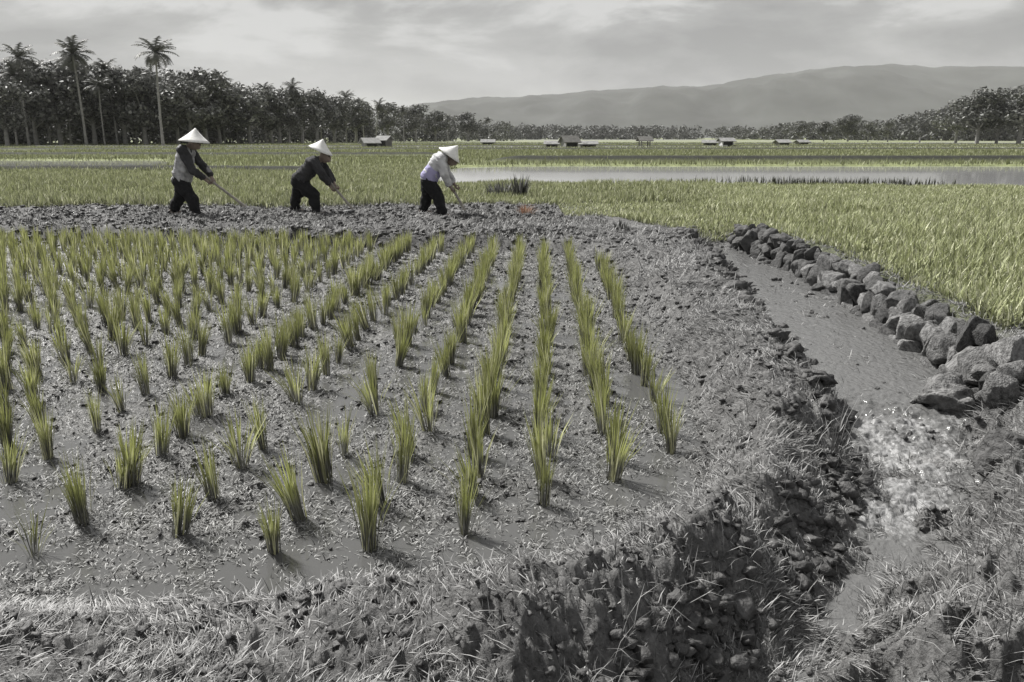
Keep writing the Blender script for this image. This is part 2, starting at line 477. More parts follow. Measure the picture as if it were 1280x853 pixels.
    soil = np.array([0.115, 0.114, 0.112]); mudc = np.array([0.115, 0.114, 0.11]); grn = np.array([0.17, 0.19, 0.085]); gry = np.array([0.20, 0.20, 0.195])
    A[:] = soil
    k = pin[..., None]; A = A * (1 - k) + mudc * k
    k = (dk)[..., None]; A = A * (1 - k) + np.array([0.07, 0.069, 0.068]) * k
    k = far[..., None]; A = A * (1 - k) + grn * k
    k = (upm * (1 - tt) * ss(y, 4.5, 5.6) * (y < 20))[..., None]; A = A * (1 - k) + np.array([0.10, 0.11, 0.06]) * k
    # greyer strips on the far plain
    strip = ss(np.sin(y * 0.11 + 1.2 * np.sin(x * 0.012) + 0.8), 0.2, 0.8) * ss(y, 70, 100) * 0.8
    k = strip[..., None]; A = A * (1 - k) + gry * k
    k = (tt * 0.8)[..., None]; A = A * (1 - k) + np.array([0.13, 0.129, 0.126]) * k
    k = np.clip(dark * 1.5, 0, 1)[..., None]; A = A * (1 - k) + np.array([0.022, 0.023, 0.018]) * k
    wet = np.clip(pin + tt * .8 + 0.3 * dk + .55 * (1 - ss(y, 3.2, 4.5)), 0, 1)
    return h, A, wet, sp, tt, upm

OY = -1.5
FLOOD = []
ang = np.concatenate([np.linspace(-62, -37, 50, endpoint=False), np.linspace(-37, 37, 800), np.linspace(37, 62, 51)[1:]])
rad = [1.6]
while rad[-1] < 260: rad.append(rad[-1] * 1.0036 + (0.0 if rad[-1] > 6 else 0.0))
while rad[-1] < 8500: rad.append(rad[-1] * 1.12)
rad = np.array(rad)
aa_, rr_ = np.meshgrid(np.radians(ang), rad)
GX = np.sin(aa_) * rr_; GY = np.cos(aa_) * rr_ + OY
GH, GA, GW, GS, GT, GU = terrain(GX, GY)
GH = np.where(GY > 300, 0.1, GH)
nr, nc = GX.shape
idx = np.arange(nr * nc).reshape(nr, nc)
GX = np.clip(GX, -12500, 12500)
F = np.stack([idx[:-1, :-1], idx[:-1, 1:], idx[1:, 1:], idx[1:, :-1]], -1).reshape(-1, 4)[:, ::-1]
me = npmesh('ground', np.stack([GX, GY, GH], -1).reshape(-1, 3), F, None, {'alb': GA.reshape(-1, 3), 'wet': GW.ravel()})
ground = tag(link('ground', me, M['ground'], smooth=True), kind='structure')

def hz(x, y):
    return float(terrain(np.array([x]), np.array([y]), False)[0])

# water sheets
def grid_sheet(name, poly, z, mat, margin=0.0):
    bm = bmesh.new()
    vs_ = [bm.verts.new((x, y, z)) for x, y in poly]
    f = bm.faces.new(vs_)
    if f.normal.z < 0: f.normal_flip()
    bmesh.ops.recalc_face_normals(bm, faces=bm.faces)
    bm.normal_update()
    for f in bm.faces:
        if f.normal.z < 0: f.normal_flip()
    me = bpy.data.meshes.new(name); bm.to_mesh(me); bm.free()
    return tag(link(name, me, mat), kind='structure')
pw = [(x, y) for x, y in paddy]
grid_sheet('paddy_water', pw, 0.0, M['paddy_water'])
grid_sheet('pond_water', pond, POND_Z, M['pond_water'])
grid_sheet('pond_water', pond2, POND_Z, M['pond_water'])
ys = np.linspace(1.3, 11.4, 1000); us = np.linspace(-0.12, 1.2, 160)
SY, SU = np.meshgrid(ys, us, indexing='ij')
SX = xL(SY) * (1 - SU) + xR(SY) * SU
turb = ss(SY, 2.7, 3.3) * (1 - ss(SY, 4.2, 4.8))
SZ = bedz(SY) + 0.034 + (0.006 + 0.03 * turb) * fbm(SX, SY, 9, 4, 200) + (.004 + .02 * turb) * (billow(SX, SY, 22, 3, 210) - .4)
foam = np.clip(np.exp(-((SY - 4.02) / .22) ** 2) + 0.95 * np.exp(-((SY - 3.35) / .38) ** 2) + 0.45 * turb, 0, 1) * .8 * ss(SU, 0.05, 0.3) * (1 - ss(SU, .8, 1.0)) + 0.16 + .25 * fbm(SX * 3.0, SY * .8, 3, 3, 230) + .25 * ss(-SY, -4, -2.5)
i2 = np.arange(SX.size).reshape(SX.shape)
F = np.stack([i2[:-1, :-1], i2[:-1, 1:], i2[1:, 1:], i2[1:, :-1]], -1).reshape(-1, 4)
me = npmesh('stream_water', np.stack([SX, SY, SZ], -1).reshape(-1, 3), F, None, {'foam': foam.ravel()})
tag(link('stream_water', me, M['stream_water'], smooth=True), kind='structure')

for k, (xa, xb, ya, yb) in enumerate([(400, 560, 193.2, 195), (600, 860, 186.2, 187.6), (870, 1020, 186.4, 187.8), (250, 380, 186.2, 187.4), (1150, 1500, 186.0, 187.5), (640, 760, 179.2, 180.2), (-300, 60, 186.5, 188.3)]):
    pl = [P(xa, yb, .17), P(xb, yb + .3, .17), P(xb + 8, ya + .2, .17), P(xa + 5, ya, .17)]
    grid_sheet('field_water', pl, .17, M['pond_water'])
    FLOOD.append(pl)
# hills behind the plain
hp_x = np.array([-400, 380, 480, 530, 600, 700, 760, 820, 880, 940, 1000, 1060, 1110, 1200, 1280, 1400, 1700, 2400])
hp_y = np.array([168, 160, 143, 131, 127, 124, 118, 115, 112, 104, 97, 92, 89, 92, 93, 98, 110, 130])
yy = np.linspace(2200, 6000, 90); xx = np.linspace(-0.9, 1.6, 420)
HY, HX = np.meshgrid(yy, xx, indexing='ij')
ratio = HX; HXw = HX * HY
ridge = (HORIZ - np.interp(640 + ratio * 1000 / cP, hp_x, hp_y)) / 1000
crest = 3600 + 300 * np.sin(ratio * 5)
prof = ss(HY, 2250, 3600) * (1 - 0.6 * ss(HY, 4000, 6000))
HH = ridge * 3600 * prof * 1.02 + 90 * prof * (1 - prof) * 4 * fbm(HXw, HY * .4, 0.0030, 5, 300) - 55 * prof * (1 - prof * .75) * billow(HXw, HY * .35, 0.0022, 4, 320) + 9 * prof * fbm(HXw, HY, 0.012, 3, 310)
HH = np.where(HY < 2260, -2, HH)
i3 = np.arange(HX.size).reshape(HX.shape)
F = np.stack([i3[:-1, :-1], i3[:-1, 1:], i3[1:, 1:], i3[1:, :-1]], -1).reshape(-1, 4)
me = npmesh('hills', np.stack([HXw, HY, HH], -1).reshape(-1, 3), F)
tag(link('hills', me, M['hill'], smooth=True), kind='structure')

# ------------------------------------------------------------ blades
def blades(x, y, z, h, wd, lean, az=None, curl=0.3, flat=False, rnd=None, base_t=0.0):
    """one strip of two segments and a tip per blade"""
    n = len(x)
    az = rng.uniform(0, 2 * np.pi, n) if az is None else az
    dx, dy = np.cos(az), np.sin(az)
    sx, sy = -dy, dx
    l1, l2 = lean, lean * (1 + curl) + curl * 0.35
    P0 = np.stack([x, y, z], -1)
    d1 = np.stack([dx * np.sin(l1), dy * np.sin(l1), np.cos(l1)], -1)
    d2 = np.stack([dx * np.sin(l2), dy * np.sin(l2), np.cos(l2)], -1)
    P1 = P0 + d1 * (h * 0.55)[:, None]
    P2 = P1 + d2 * (h * 0.45)[:, None]
    S = np.stack([sx, sy, np.zeros(n)], -1) * (wd / 2)[:, None]
    V = np.stack([P0 - S * .7, P0 + S * .7, P1 - S, P1 + S, P2], 1)      # n,5,3
    b0 = (np.arange(n) * 5)[:, None]
    F4 = b0 + np.array([[0, 1, 3, 2]]); F3 = b0 + np.array([[2, 3, 4]])
    T = np.tile(np.array([0, 0, .55, .55, 1.0]), (n, 1))
    rnd = rng.random(n) if rnd is None else rnd
    return V.reshape(-1, 3), F4, F3, T.ravel(), np.repeat(rnd, 5)
def blade_obj(name, data, mat, parent=None):
    V, F4, F3, T, Q = data
    return link(name, npmesh(name, V, F4, F3, {'t': T, 'rnd': Q}), mat, parent)
def join_blades(L):
    V, A4, A3, T, Q, n = [], [], [], [], [], 0
    for v, f4, f3, t_, q in L:
        V.append(v); A4.append(f4 + n); A3.append(f3 + n); T.append(t_); Q.append(q); n += len(v)
    return np.concatenate(V), np.concatenate(A4), np.concatenate(A3), np.concatenate(T), np.concatenate(Q)
def fan_points(n, d0, d1, a0=-36, a1=36, power=1.0):
    """random ground points, equally dense per area"""
    r_ = np.sqrt(rng.uniform(d0 ** 2, d1 ** 2, n)) if power == 1 else (rng.uniform(d0 ** (2 - power), d1 ** (2 - power), n)) ** (1 / (2 - power))
    a_ = np.radians(rng.uniform(a0, a1, n))
    return np.sin(a_) * r_, np.cos(a_) * r_

# ------------------------------------------------------------ rice tufts
def tuft_mesh(nb, h, spread, seed, wild=0.0):
    g_ = np.random.default_rng(seed)
    ang_ = g_.uniform(0, 2 * np.pi, nb)
    rr2 = 0.030 * np.sqrt(g_.random(nb))
    x, y = np.cos(ang_) * rr2, np.sin(ang_) * rr2
    hh = h * g_.uniform(0.6, 1.08, nb)
    lean = np.abs(g_.normal(0, spread, nb)) + wild * g_.random(nb)
    V, F4, F3, T, Q = blades(x, y, np.full(nb, -0.02), hh, g_.uniform(.004, .0075, nb), lean, ang_ + g_.normal(0, .5, nb), curl=0.35, rnd=g_.random(nb))
    return npmesh('rice_tuft', V, F4, F3, {'t': T, 'rnd': Q})
tufts = [tuft_mesh([34, 66, 52, 78, 42, 60, 72, 48, 56][k], 0.31 + 0.014 * (k % 4), [.16, .10, .12, .08, .2, .11, .13, .1, .15][k], 500 + k) for k in range(9)]
sparse = [tuft_mesh(24, 0.26, 0.32, 520, 0.2), tuft_mesh(26, 0.24, 0.3, 521, 0.15)]
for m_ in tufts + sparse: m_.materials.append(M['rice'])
rowdir = np.array(P(682, 200, 0)) ; rowdir = rowdir / np.linalg.norm(rowdir)
starts = [(838, 566), (766, 600), (680, 632), (580, 668), (463, 686), (343, 690), (226, 668), (103, 656), (45, 694), (-120, 690)]
rows = []
for i, (sx_, sy_) in enumerate(starts):
    rows.append(P(sx_, sy_, 0))
lat = lambda p: p[0] * rowdir[1] - p[1] * rowdir[0]
L0 = [lat(p) for p in rows]
k = len(rows)
while L0[-1] > -8.6:
    l_ = L0[-1] - (0.30 if len(L0) < 14 else 0.26)
    L0.append(l_)
    # nearest point of the row that comes into the frame
    rows.append(None)
plants = []      # (x, y, row, sparse?)
for i, l_ in enumerate(L0):
    if rows[i] is not None: y0 = rows[i][1]
    else: y0 = max(2.75, abs(l_) / 0.66 - 0.3)
    s_ = y0; first = True
    while True:
        x = l_ / rowdir[1] + s_ * rowdir[0] / rowdir[1]
        jx, jy = (0, 0) if first else (rng.normal(0, 0.022), rng.normal(0, 0.03))
        xx_, yy_ = x + jx, s_ + jy
        if sdf(paddy, np.array([xx_]), np.array([yy_]))[0] > -0.10 and yy_ > 9.5: break
        skip = (rng.random() < (0.10 if (i > 4 and s_ < 6) else 0.03)) and not first
        if not skip and sdf(paddy, np.array([xx_]), np.array([yy_]))[0] < -0.06:
            plants.append((xx_, yy_, i, i == 8 and first))
        first = False
        s_ += (0.27 if i < 4 else 0.31) if s_ < 7.5 else 0.25
        if s_ > 13: break
def visible(x, y, h=.25):
    zc = y * cP + CAM_H * sP
    u = 640 + x / zc * 1000
    return -25 < u < 1305
plants = [p for p in plants if visible(p[0], p[1])]
plants.sort(key=lambda p: p[0] ** 2 + p[1] ** 2)
print('tufts', len(plants))
ordn = ['', 'second ', 'third ', 'fourth ', 'fifth ', 'sixth ', 'seventh ', 'eighth ', 'ninth ', 'tenth ', 'eleventh ', 'twelfth ', 'thirteenth ', 'fourteenth ',
        'fifteenth ', 'sixteenth ', 'seventeenth ', 'eighteenth ', 'nineteenth ', 'twentieth ']
def ordi(k):
    names = ['first', 'second', 'third', 'fourth', 'fifth', 'sixth', 'seventh', 'eighth', 'ninth', 'tenth', 'eleventh', 'twelfth', 'thirteenth', 'fourteenth',
             'fifteenth', 'sixteenth', 'seventeenth', 'eighteenth', 'nineteenth', 'twentieth']
    if k <= 20: return names[k - 1]
    tens = {2: 'twenty', 3: 'thirty', 4: 'forty'}[k // 10]
    return tens + '-' + names[k % 10 - 1] if k % 10 else {20: 'twentieth', 30: 'thirtieth', 40: 'fortieth'}[k]
rown = ['in the rightmost row by the bank'] + ['in the %s row from the right' % ordi(k) for k in range(2, 40)]
seen = {}
looks = ['green rice tuft', 'upright rice tuft', 'slender green rice tuft', 'bushy rice tuft']
nind = 300
for q, (x, y, i, sp_) in enumerate(plants[:nind]):
    seen[i] = seen.get(i, 0) + 1
    kk = seen[i]
    v = int(rng.integers(0, 9))
    o = bpy.data.objects.new('rice_tuft', sparse[0] if sp_ else tufts[v])
    o.location = (x, y, 0.0)
    o.rotation_euler = (rng.normal(0, .09), rng.normal(0, .09), rng.uniform(0, 6.28))
    s_ = rng.uniform(0.82, 1.16) * (0.94 if i > 4 else 1.0)
    fat = rng.uniform(.8, 1.25)
    o.scale = (s_ * fat, s_ * fat, s_ * (1.0 if not sp_ else 1.15))
    col.objects.link(o)
    if sp_:
        lab = 'sparse grey straggly rice tuft at the lower left corner of the flooded paddy'
    elif kk == 1:
        lab = 'green rice tuft %s, nearest the camera of its row' % rown[i]
    else:
        lab = 'green rice tuft %s, %s from the near end' % (rown[i], ordi(kk))
    tag(o, lab, 'rice plant', 'rice seedling tufts in rows in the flooded paddy')
L = []
for (x, y, i, sp_) in plants[nind:]:
    nb = 26
    a_ = rng.uniform(0, 6.28, nb); r_ = 0.022 * np.sqrt(rng.random(nb))
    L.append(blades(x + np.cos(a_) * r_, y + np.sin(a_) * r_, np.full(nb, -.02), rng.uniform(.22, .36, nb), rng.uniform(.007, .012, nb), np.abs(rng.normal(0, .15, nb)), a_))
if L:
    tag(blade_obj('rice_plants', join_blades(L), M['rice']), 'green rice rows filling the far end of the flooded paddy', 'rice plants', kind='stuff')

# ------------------------------------------------------------ grass, straw, weeds (nobody could count them)
def keep(d, m_): return [a[m_] for a in d]
def visible_np(x, y, pad=60):
    u = 640 + x / (y * cP + CAM_H * sP) * 1000
    return (u > -pad) & (u < 1280 + pad) & (y > 0.8)
# dense field on the terrace behind the wall, right
x, y = fan_points(330000, 4.3, 27, -3, 37, 0.55)
ee = x - xR(np.clip(y, 1.6, YEND))
inside = np.where(y < 11.2, (ee > 0.36 + 0.12 * fbm(x, y, 2, 2, 9)) & (y > 5.0 - 0.0 * x + 0.25 * fbm(x, y, 1.5, 2, 21)), (x > 0.9 + (y < 14) * (0.9 + 0.3 * (14 - y))) | (y > 16.4))
m_ = inside & (y < 24) & visible_np(x, y) & (sdf(pond, x, y) > 0.1)
x, y = x[m_], y[m_]
z = terrain(x, y, False)
n_ = len(x); lush = 0.75 + 0.35 * fbm(x, y, 0.9, 3, 71)
hgt = rng.uniform(.16, .34, n_) * lush * np.where(y > 14, .75, 1) * (0.7 + 0.3 * ss(x - xR(np.clip(y, 1.6, YEND)), .4, 1.2))
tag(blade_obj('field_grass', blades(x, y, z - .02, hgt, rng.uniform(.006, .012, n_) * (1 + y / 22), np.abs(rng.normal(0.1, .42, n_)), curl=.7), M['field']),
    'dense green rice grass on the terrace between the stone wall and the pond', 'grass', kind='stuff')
# short grass behind the workers, left
x, y = fan_points(260000, 15.5, 40, -37, 14, 0.6)
patch = fbm(x, y, 0.5, 3, 81)
m_ = (y > 15.7 + 0.9 * patch) & visible_np(x, y) & (x < 1.2 + (y > 16.5) * 30) & ((x < 1.5) | (y > 16.4)) & (sdf(pond, x, y) > .15) & (sdf(pond2, x, y) > .15)
x, y = x[m_], y[m_]; z = terrain(x, y, False); n_ = len(x)
keepm = bund_h(x, y)[1] < .5
x, y, z = x[keepm], y[keepm], z[keepm]; n_ = len(x)
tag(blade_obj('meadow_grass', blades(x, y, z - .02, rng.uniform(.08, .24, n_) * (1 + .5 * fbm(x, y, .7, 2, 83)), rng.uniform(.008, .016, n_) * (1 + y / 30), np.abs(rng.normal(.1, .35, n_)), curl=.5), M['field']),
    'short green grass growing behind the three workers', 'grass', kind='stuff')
# dark reeds on the near shore of the pond
x, y = fan_points(26000, 20, 26, -2, 38, 1)
shore = sdf(pond, x, y)
m_ = (shore > -.05) & (shore < .75) & (y < 24.5) & (rng.random(len(x)) < .25 + .75 * ss(x, 4, 9)) & visible_np(x, y)
x, y = x[m_], y[m_]; z = terrain(x, y, False); n_ = len(x)
M['reed'] = blade_mat('dark_reed', (0.03, 0.032, 0.025), (0.06, 0.065, 0.045), (0.3, 0.3, 0.26), 0, 1, .5)
tag(blade_obj('reeds', blades(x, y, np.maximum(z, 0), rng.uniform(.12, .36, n_), rng.uniform(.015, .03, n_), np.abs(rng.normal(0, .2, n_)), curl=.3), M['reed']),
    'dark reeds fringing the near shore of the pond', 'reeds', kind='stuff')
# rice on the far plain
x, y = fan_points(170000, 40, 210, -38, 38, 1.2)
strip = ss(np.sin(y * 0.11 + 1.2 * np.sin(x * 0.012) + 0.8), 0.2, 0.8) * ss(y, 70, 100)
m_ = (rng.random(len(x)) > strip * .85) & (bund_h(x, y)[1] < .4) & (sdf(pond, x, y) > .2)
for pl in FLOOD: m_ &= sdf(pl, x, y) > 0
x, y = x[m_], y[m_]; z = terrain(x, y, False); n_ = len(x)
tag(blade_obj('far_grass', blades(x, y, z - .03, rng.uniform(.15, .38, n_), rng.uniform(.03, .06, n_) * (y / 50), np.abs(rng.normal(.1, .3, n_)), curl=.4), M['meadow']),
    'green rice covering the far fields between the pond and the trees', 'grass', kind='stuff')
# fallen straw and dry grass over banks and terrace edge
def bankmask(x, y):
    sp = sdf(paddy, x, y)
    ee = x - xR(np.clip(y, 1.6, YEND)); dl = x - xL(np.clip(y, 1.2, YEND))
    bank = (sp > -0.03) & ((dl < 0.2)) & (y < 12.6)
    rightb = (ee > -0.15) & (y < 5.2)
    rimb = (ee > 0.2) & (ee < 0.6) & (y < 11.2) & (y >= 5.2)
    bed = (dl > .1) & (ee < 0) & (y < YEND)
    return bank, rightb, rimb, bed
x, y = fan_points(760000, 1.3, 12.5, -40, 40, 1.2)
bk, rb, rimb, bed = bankmask(x, y)
front = ss(x, -.6, 1.0) * .25 + .6
pr = bk * front * (0.25 + 0.75 * ss(fbm(x, y, 3.2, 4, 91), -.25, .3)) + rb * (.35 + .6 * ss(fbm(x, y, 2.6, 4, 92), -.3, .35)) + rimb * .9 + bed * ((y < 3.7) * .5 + 0.10)
m_ = (rng.random(len(x)) < pr) & visible_np(x, y, 200)
x, y = x[m_], y[m_]; z = terrain(x, y, False); n_ = len(x)
flow = 0.5 * np.pi + 2.6 * fbm(x, y, 1.8, 2, 95) + rng.normal(0, .7, n_)
st = rng.random(n_)
lean = np.where(st < .88, rng.uniform(1.2, 1.58, n_), rng.uniform(.5, 1.1, n_))
tag(blade_obj('dry_straw', blades(x, y, z + .004, np.where(rng.random(n_) < .8, rng.uniform(.012, .05, n_), rng.uniform(.05, .10, n_)) * (0.7 + .6 * y / 6), rng.uniform(.0012, .0028, n_) * (0.7 + y / 4), lean, flow, curl=.12), M['straw']),
    'grey fallen straw and dry grass matted over the earth banks', 'straw', kind='stuff')
# long dry grass hanging over lips and on the right edge
x, y = fan_points(26000, 1.5, 9, -5, 42, 1.1)
ee = x - xR(np.clip(y, 1.6, YEND)); dl = x - xL(np.clip(y, 1.2, YEND))
m_ = ((np.abs(dl) < .05) & (rng.random(len(x)) < .7)) | ((ee > .45) & (y < 5.4) & (fbm(x, y, 1.6, 2, 97) > -.1) & (rng.random(len(x)) < .65)) | ((ee > .25) & (ee < .55) & (rng.random(len(x)) < .55))
x, y = x[m_], y[m_]; z = terrain(x, y, False); n_ = len(x)
tag(blade_obj('dry_grass', blades(x, y, z - .01, rng.uniform(.06, .20, n_), rng.uniform(.0012, .0028, n_), rng.uniform(.15, 1.3, n_), curl=.5), M['straw']),
    'long pale dry grass along the rims of the irrigation channel', 'dry grass', kind='stuff')
# small weeds and stubble in the paddy mud
x, y = fan_points(420000, 2.1, 12.6, -37, 20, 1.1)
m_ = (sdf(paddy, x, y) < 0) & (rng.random(len(x)) < 0.25 + 0.75 * ss(fbm(x, y, 3, 3, 99), -.3, .5))
x, y = x[m_], y[m_]; z = terrain(x, y, False); m_ = z > -.018; x, y, z = x[m_], y[m_], z[m_]; n_ = len(x)
tag(blade_obj('mud_weeds', blades(x, y, np.maximum(z, -.002), rng.uniform(.008, .04, n_), rng.uniform(.002, .0045, n_) * (.8 + y / 7), rng.uniform(.7, 1.55, n_), curl=.3), M['weed']),
    'tiny grey weeds and rotting stubble on the wet paddy mud', 'weeds', kind='stuff')
# weeds on the dike
x, y = fan_points(90000, 11, 17, -37, 10, 1)
m_ = (x < 1.6) & (rng.random(len(x)) < .2 + .6 * ss(fbm(x, y, 1.2, 3, 101), -.1, .6)) & (sdf(paddy, x, y) > -.05)
x, y = x[m_], y[m_]; z = terrain(x, y, False); n_ = len(x)
tag(blade_obj('dike_weeds', blades(x, y, z - .01, rng.uniform(.03, .12, n_), rng.uniform(.006, .012, n_), rng.uniform(.2, 1.4, n_), curl=.3), M['weed']),
    'grey weeds and roots scattered on the hoed dike', 'weeds', kind='stuff')

# ------------------------------------------------------------ stones and boulders
def rock_mesh(name, seed, sub=4, amp=.28, sx=1, sy=1, sz=.8, cut=.97):
    bm = bmesh.new()
    bmesh.ops.create_icosphere(bm, subdivisions=sub, radius=.5)
    co = np.array([v.co[:] for v in bm.verts])
    g_ = np.random.default_rng(seed)
    # facet by a few random planes
    for _ in range(16):
        n_ = g_.normal(size=3); n_ /= np.linalg.norm(n_)
        d_ = g_.uniform(.24, .40)
        s_ = co @ n_ - d_
        co = co - np.where(s_ > 0, s_ * cut, 0)[:, None] * n_
    nn = fbm(co[:, 0] + seed, co[:, 1] + co[:, 2] * 1.7, 5, 4, seed)
    nf = fbm(co[:, 0] * 1.3 + co[:, 2], co[:, 1] - co[:, 2] + seed, 14, 3, seed + 5)
    co = co * (1 + amp * .35 * nn + .05 * nf)[:, None]
    co *= np.array([sx, sy, sz])
    for v, c in zip(bm.verts, co): v.co = c
    me = bpy.data.meshes.new(name); bm.to_mesh(me); bm.free()
    me.polygons.foreach_set('use_smooth', np.ones(len(me.polygons), bool))
    return me
stones = [rock_mesh('stone', 900 + k, 4, .16, 1, 1, .78) for k in range(8)]
for m_ in stones: m_.materials.append(M['stone'])
wl = empty('stone_wall', (2.9, 6.5, 0.0))
tag(wl, 'low dry stone wall of grey rubble holding up the green terrace beside the stream', 'wall')
# earth core of the wall
ysw = np.linspace(4.25, 11.3, 140); u_ = np.linspace(0, 1, 14)
WY, WU = np.meshgrid(ysw, u_, indexing='ij')
prof_x = np.interp(WU, [0, .25, .6, .8, 1], [.12, .17, .23, .32, .42]); prof_z = np.interp(WU, [0, .25, .6, .8, 1], [-.16, .0, .19, .25, .23])
WX = xR(WY) + prof_x + .03; WZ = prof_z + .03 * fbm(WX * 3, WY * 3, 2, 3, 401)
i4 = np.arange(WX.size).reshape(WX.shape)
F = np.stack([i4[:-1, :-1], i4[:-1, 1:], i4[1:, 1:], i4[1:, :-1]], -1).reshape(-1, 4)[:, ::-1]
o = link('earth_core', npmesh('earth_core', np.stack([WX - 2.9, WY - 6.5, WZ], -1).reshape(-1, 3), F), M['mudclod'], wl, True)
s_ = 4.2
cand = []
for c_ in range(3):
    s_ = 4.15 + .05 * c_
    while s_ < 11.3:
        size = rng.uniform(.16, .27) * (1.12 if c_ == 1 else .95)
        off = [0.03, .085, .18][c_]; zz = [-.03, .11, .245][c_]
        if rng.random() > [.05, .02, .12][c_]:
            k_ = size * rng.uniform(1.0, 1.3)
            cand.append(((float(xR(s_)) + off + rng.normal(0, .022) - 2.9, s_ - 6.5, zz + rng.normal(0, .02)),
                         (rng.uniform(-.6, .6), rng.uniform(-.8, .3), rng.uniform(-.6, .6) + (3.14 if rng.random() < .5 else 0)),
                         (k_ * rng.uniform(.8, 1.1), k_ * rng.uniform(.55, 1.1), k_ * rng.uniform(.9, 1.6)), int(rng.integers(0, 8))))
        s_ += size * .56
cand.sort(key=lambda q: q[0][1])
from mathutils import Euler
for loc, rot, scl, v in cand[:99]:
    o = bpy.data.objects.new('stone', stones[v])
    o.location, o.rotation_euler, o.scale = loc, rot, scl
    o.parent = wl
    col.objects.link(o)
rv, rf, nn_ = [], [], 0
for loc, rot, scl, v in cand[99:]:
    me = stones[v]; q = np.zeros(len(me.vertices) * 3); me.vertices.foreach_get('co', q); q = q.reshape(-1, 3) * np.array(scl)
    mt = np.array(Euler(rot).to_matrix()); rv.append(q @ mt.T + np.array(loc))
    fl_ = np.zeros(len(me.loops), np.int32); me.loops.foreach_get('vertex_index', fl_); rf.append(fl_.reshape(-1, 3) + nn_); nn_ += len(q)
if rv:
    o = link('rubble', npmesh('rubble', np.concatenate(rv), None, np.concatenate(rf)), M['stone'], wl, True); o['kind'] = 'stuff'
print('wall stones', len(cand))
boul = [  # px, py, z of its base, size, flatness, label
    (1183, 506, -.02, .44, .7, 'largest grey boulder with a pale flat top at the near end of the stone wall', (1.3, .9)),
    (1262, 575, .05, .40, .5, 'broad grey rock bulging at the right edge above the small cascade', (1, 1)),
    (1180, 612, -.2, .40, .7, 'dark rounded rock splitting the foaming water below the cascade', (1.15, .9)),
    (1172, 800, -.15, .34, .62, 'round dark boulder half sunk in dry grass at the lower right corner', (1, 1)),
    (990, 528, .02, .36, .5, 'squared earth-crusted rock standing on the left lip of the channel', (1.1, .8)),
    (960, 590, .02, .34, .5, 'grey rock on the channel lip just below the squared one', (1, .9)),
    (905, 735, .00, .20, .55, 'pale rock jutting from the bank over the dark undercut', (1, 1)),
    (690, 800, .03, .30, .42, 'wide flat rock in the straw bank at the bottom centre', (1.3, 1)),
    (1060, 640, -.36, .2, .6, 'small wet stone in the foaming stream, left of the dark rock', (1, 1)),
    (1000, 700, -.42, .18, .6, 'small wet stone lying at the foot of the left bank', (1, 1)),
    (880, 535, .0, .07, .8, 'small pale pebble on the paddy edge right of the last rice row', (1, 1)),
    (1225, 690, -.1, .24, .6, 'grey stone bedded in dry grass right of the lower cascade', (1, 1)),
]
for k, (px_, py_, zb, size, fl, lab, (ax, ay)) in enumerate(boul):
    x, y = P(px_, py_, zb)
    me = rock_mesh('boulder', 1000 + k * 3, 5, .75, ax, ay, fl / .8, .7)
    me.materials.append(M['stone'])
    o = link('boulder', me)
    o.location = (x, y, zb + size * fl * .12); o.scale = (size,) * 3; o.rotation_euler = (rng.uniform(-.15, .15), rng.uniform(-.15, .15), rng.uniform(0, 6.28))
    tag(o, lab, 'rock', 'loose rocks along the channel')
# loose mud clods piled along the dike (one heaped mass)
Vv, Ff, nn_ = [], [], 0
src = [rock_mesh('clod_src', 1100 + k, 2, 2.4, 1, .8, .62) for k in range(5)]
data = []
for m_ in src:
    v = np.zeros(len(m_.vertices) * 3); m_.vertices.foreach_get('co', v)
    data.append((v.reshape(-1, 3), np.array([p.vertices[:] for p in m_.polygons])))
def scatter_clods(name, xs, ys_, sizes, label, cat):
    Vv, Ff, nn_ = [], [], 0
    zs = terrain(xs, ys_, False)
    for x, y, z, s_ in zip(xs, ys_, zs, sizes):
        v, f = data[int(rng.integers(0, 5))]
        a_ = rng.uniform(0, 6.28); c_, q_ = math.cos(a_), math.sin(a_)
        rt = np.array([[c_, -q_, 0], [q_, c_, 0], [0, 0, 1]])
        Vv.append((v * s_ * rng.uniform(.7, 1.3, 3)) @ rt.T + [x, y, z + s_ * .12]); Ff.append(f + nn_); nn_ += len(v)
    me = npmesh(name, np.concatenate(Vv), None, np.concatenate(Ff))
    return tag(link(name, me, M['mudclod'], smooth=False), label, cat, kind='stuff')
x = rng.uniform(-13, 1.0, 6500); y = 11.2 + 4.8 * rng.random(6500) ** .9
scatter_clods('mud_clods', x, y, rng.uniform(.03, .13, 6500) * (0.6 + 0.7 * rng.random(6500) ** 3), 'dark clods of hoed mud heaped along the dike under the workers', 'mud clods')
x, y = fan_points(16000, 1.4, 12, -38, 40, 1.2)
bk, rb, rimb, bed = bankmask(x, y)
dl_ = x - xL(np.clip(y, 1.2, YEND)); m_ = ((bk & (rng.random(len(x)) < .6)) | (rb & (rng.random(len(x)) < .6)) | (bed & (rng.random(len(x)) < .3)) | ((dl_ > 0) & (dl_ < .25))) & visible_np(x, y, 150)
x, y = x[m_][:5200], y[m_][:5200]
scatter_clods('bank_clods', x, y, rng.uniform(.015, .06, len(x)) * (.45 + y / 7) * np.where((x - xL(np.clip(y, 1.2, YEND)) > -.03) & (x - xL(np.clip(y, 1.2, YEND)) < .3), 2.2, 1), 'small crumbs of dry earth strewn over the banks', 'earth crumbs')

x, y = fan_points(11000, 2.2, 12.6, -37, 20, 1.2)
m_ = (sdf(paddy, x, y) < 0) & visible_np(x, y, 100)
x, y = x[m_], y[m_]
scatter_clods('paddy_clods', x, y, rng.uniform(.008, .034, len(x)) * (.7 + y / 9), 'small lumps of wet mud standing out of the paddy water', 'mud lumps')

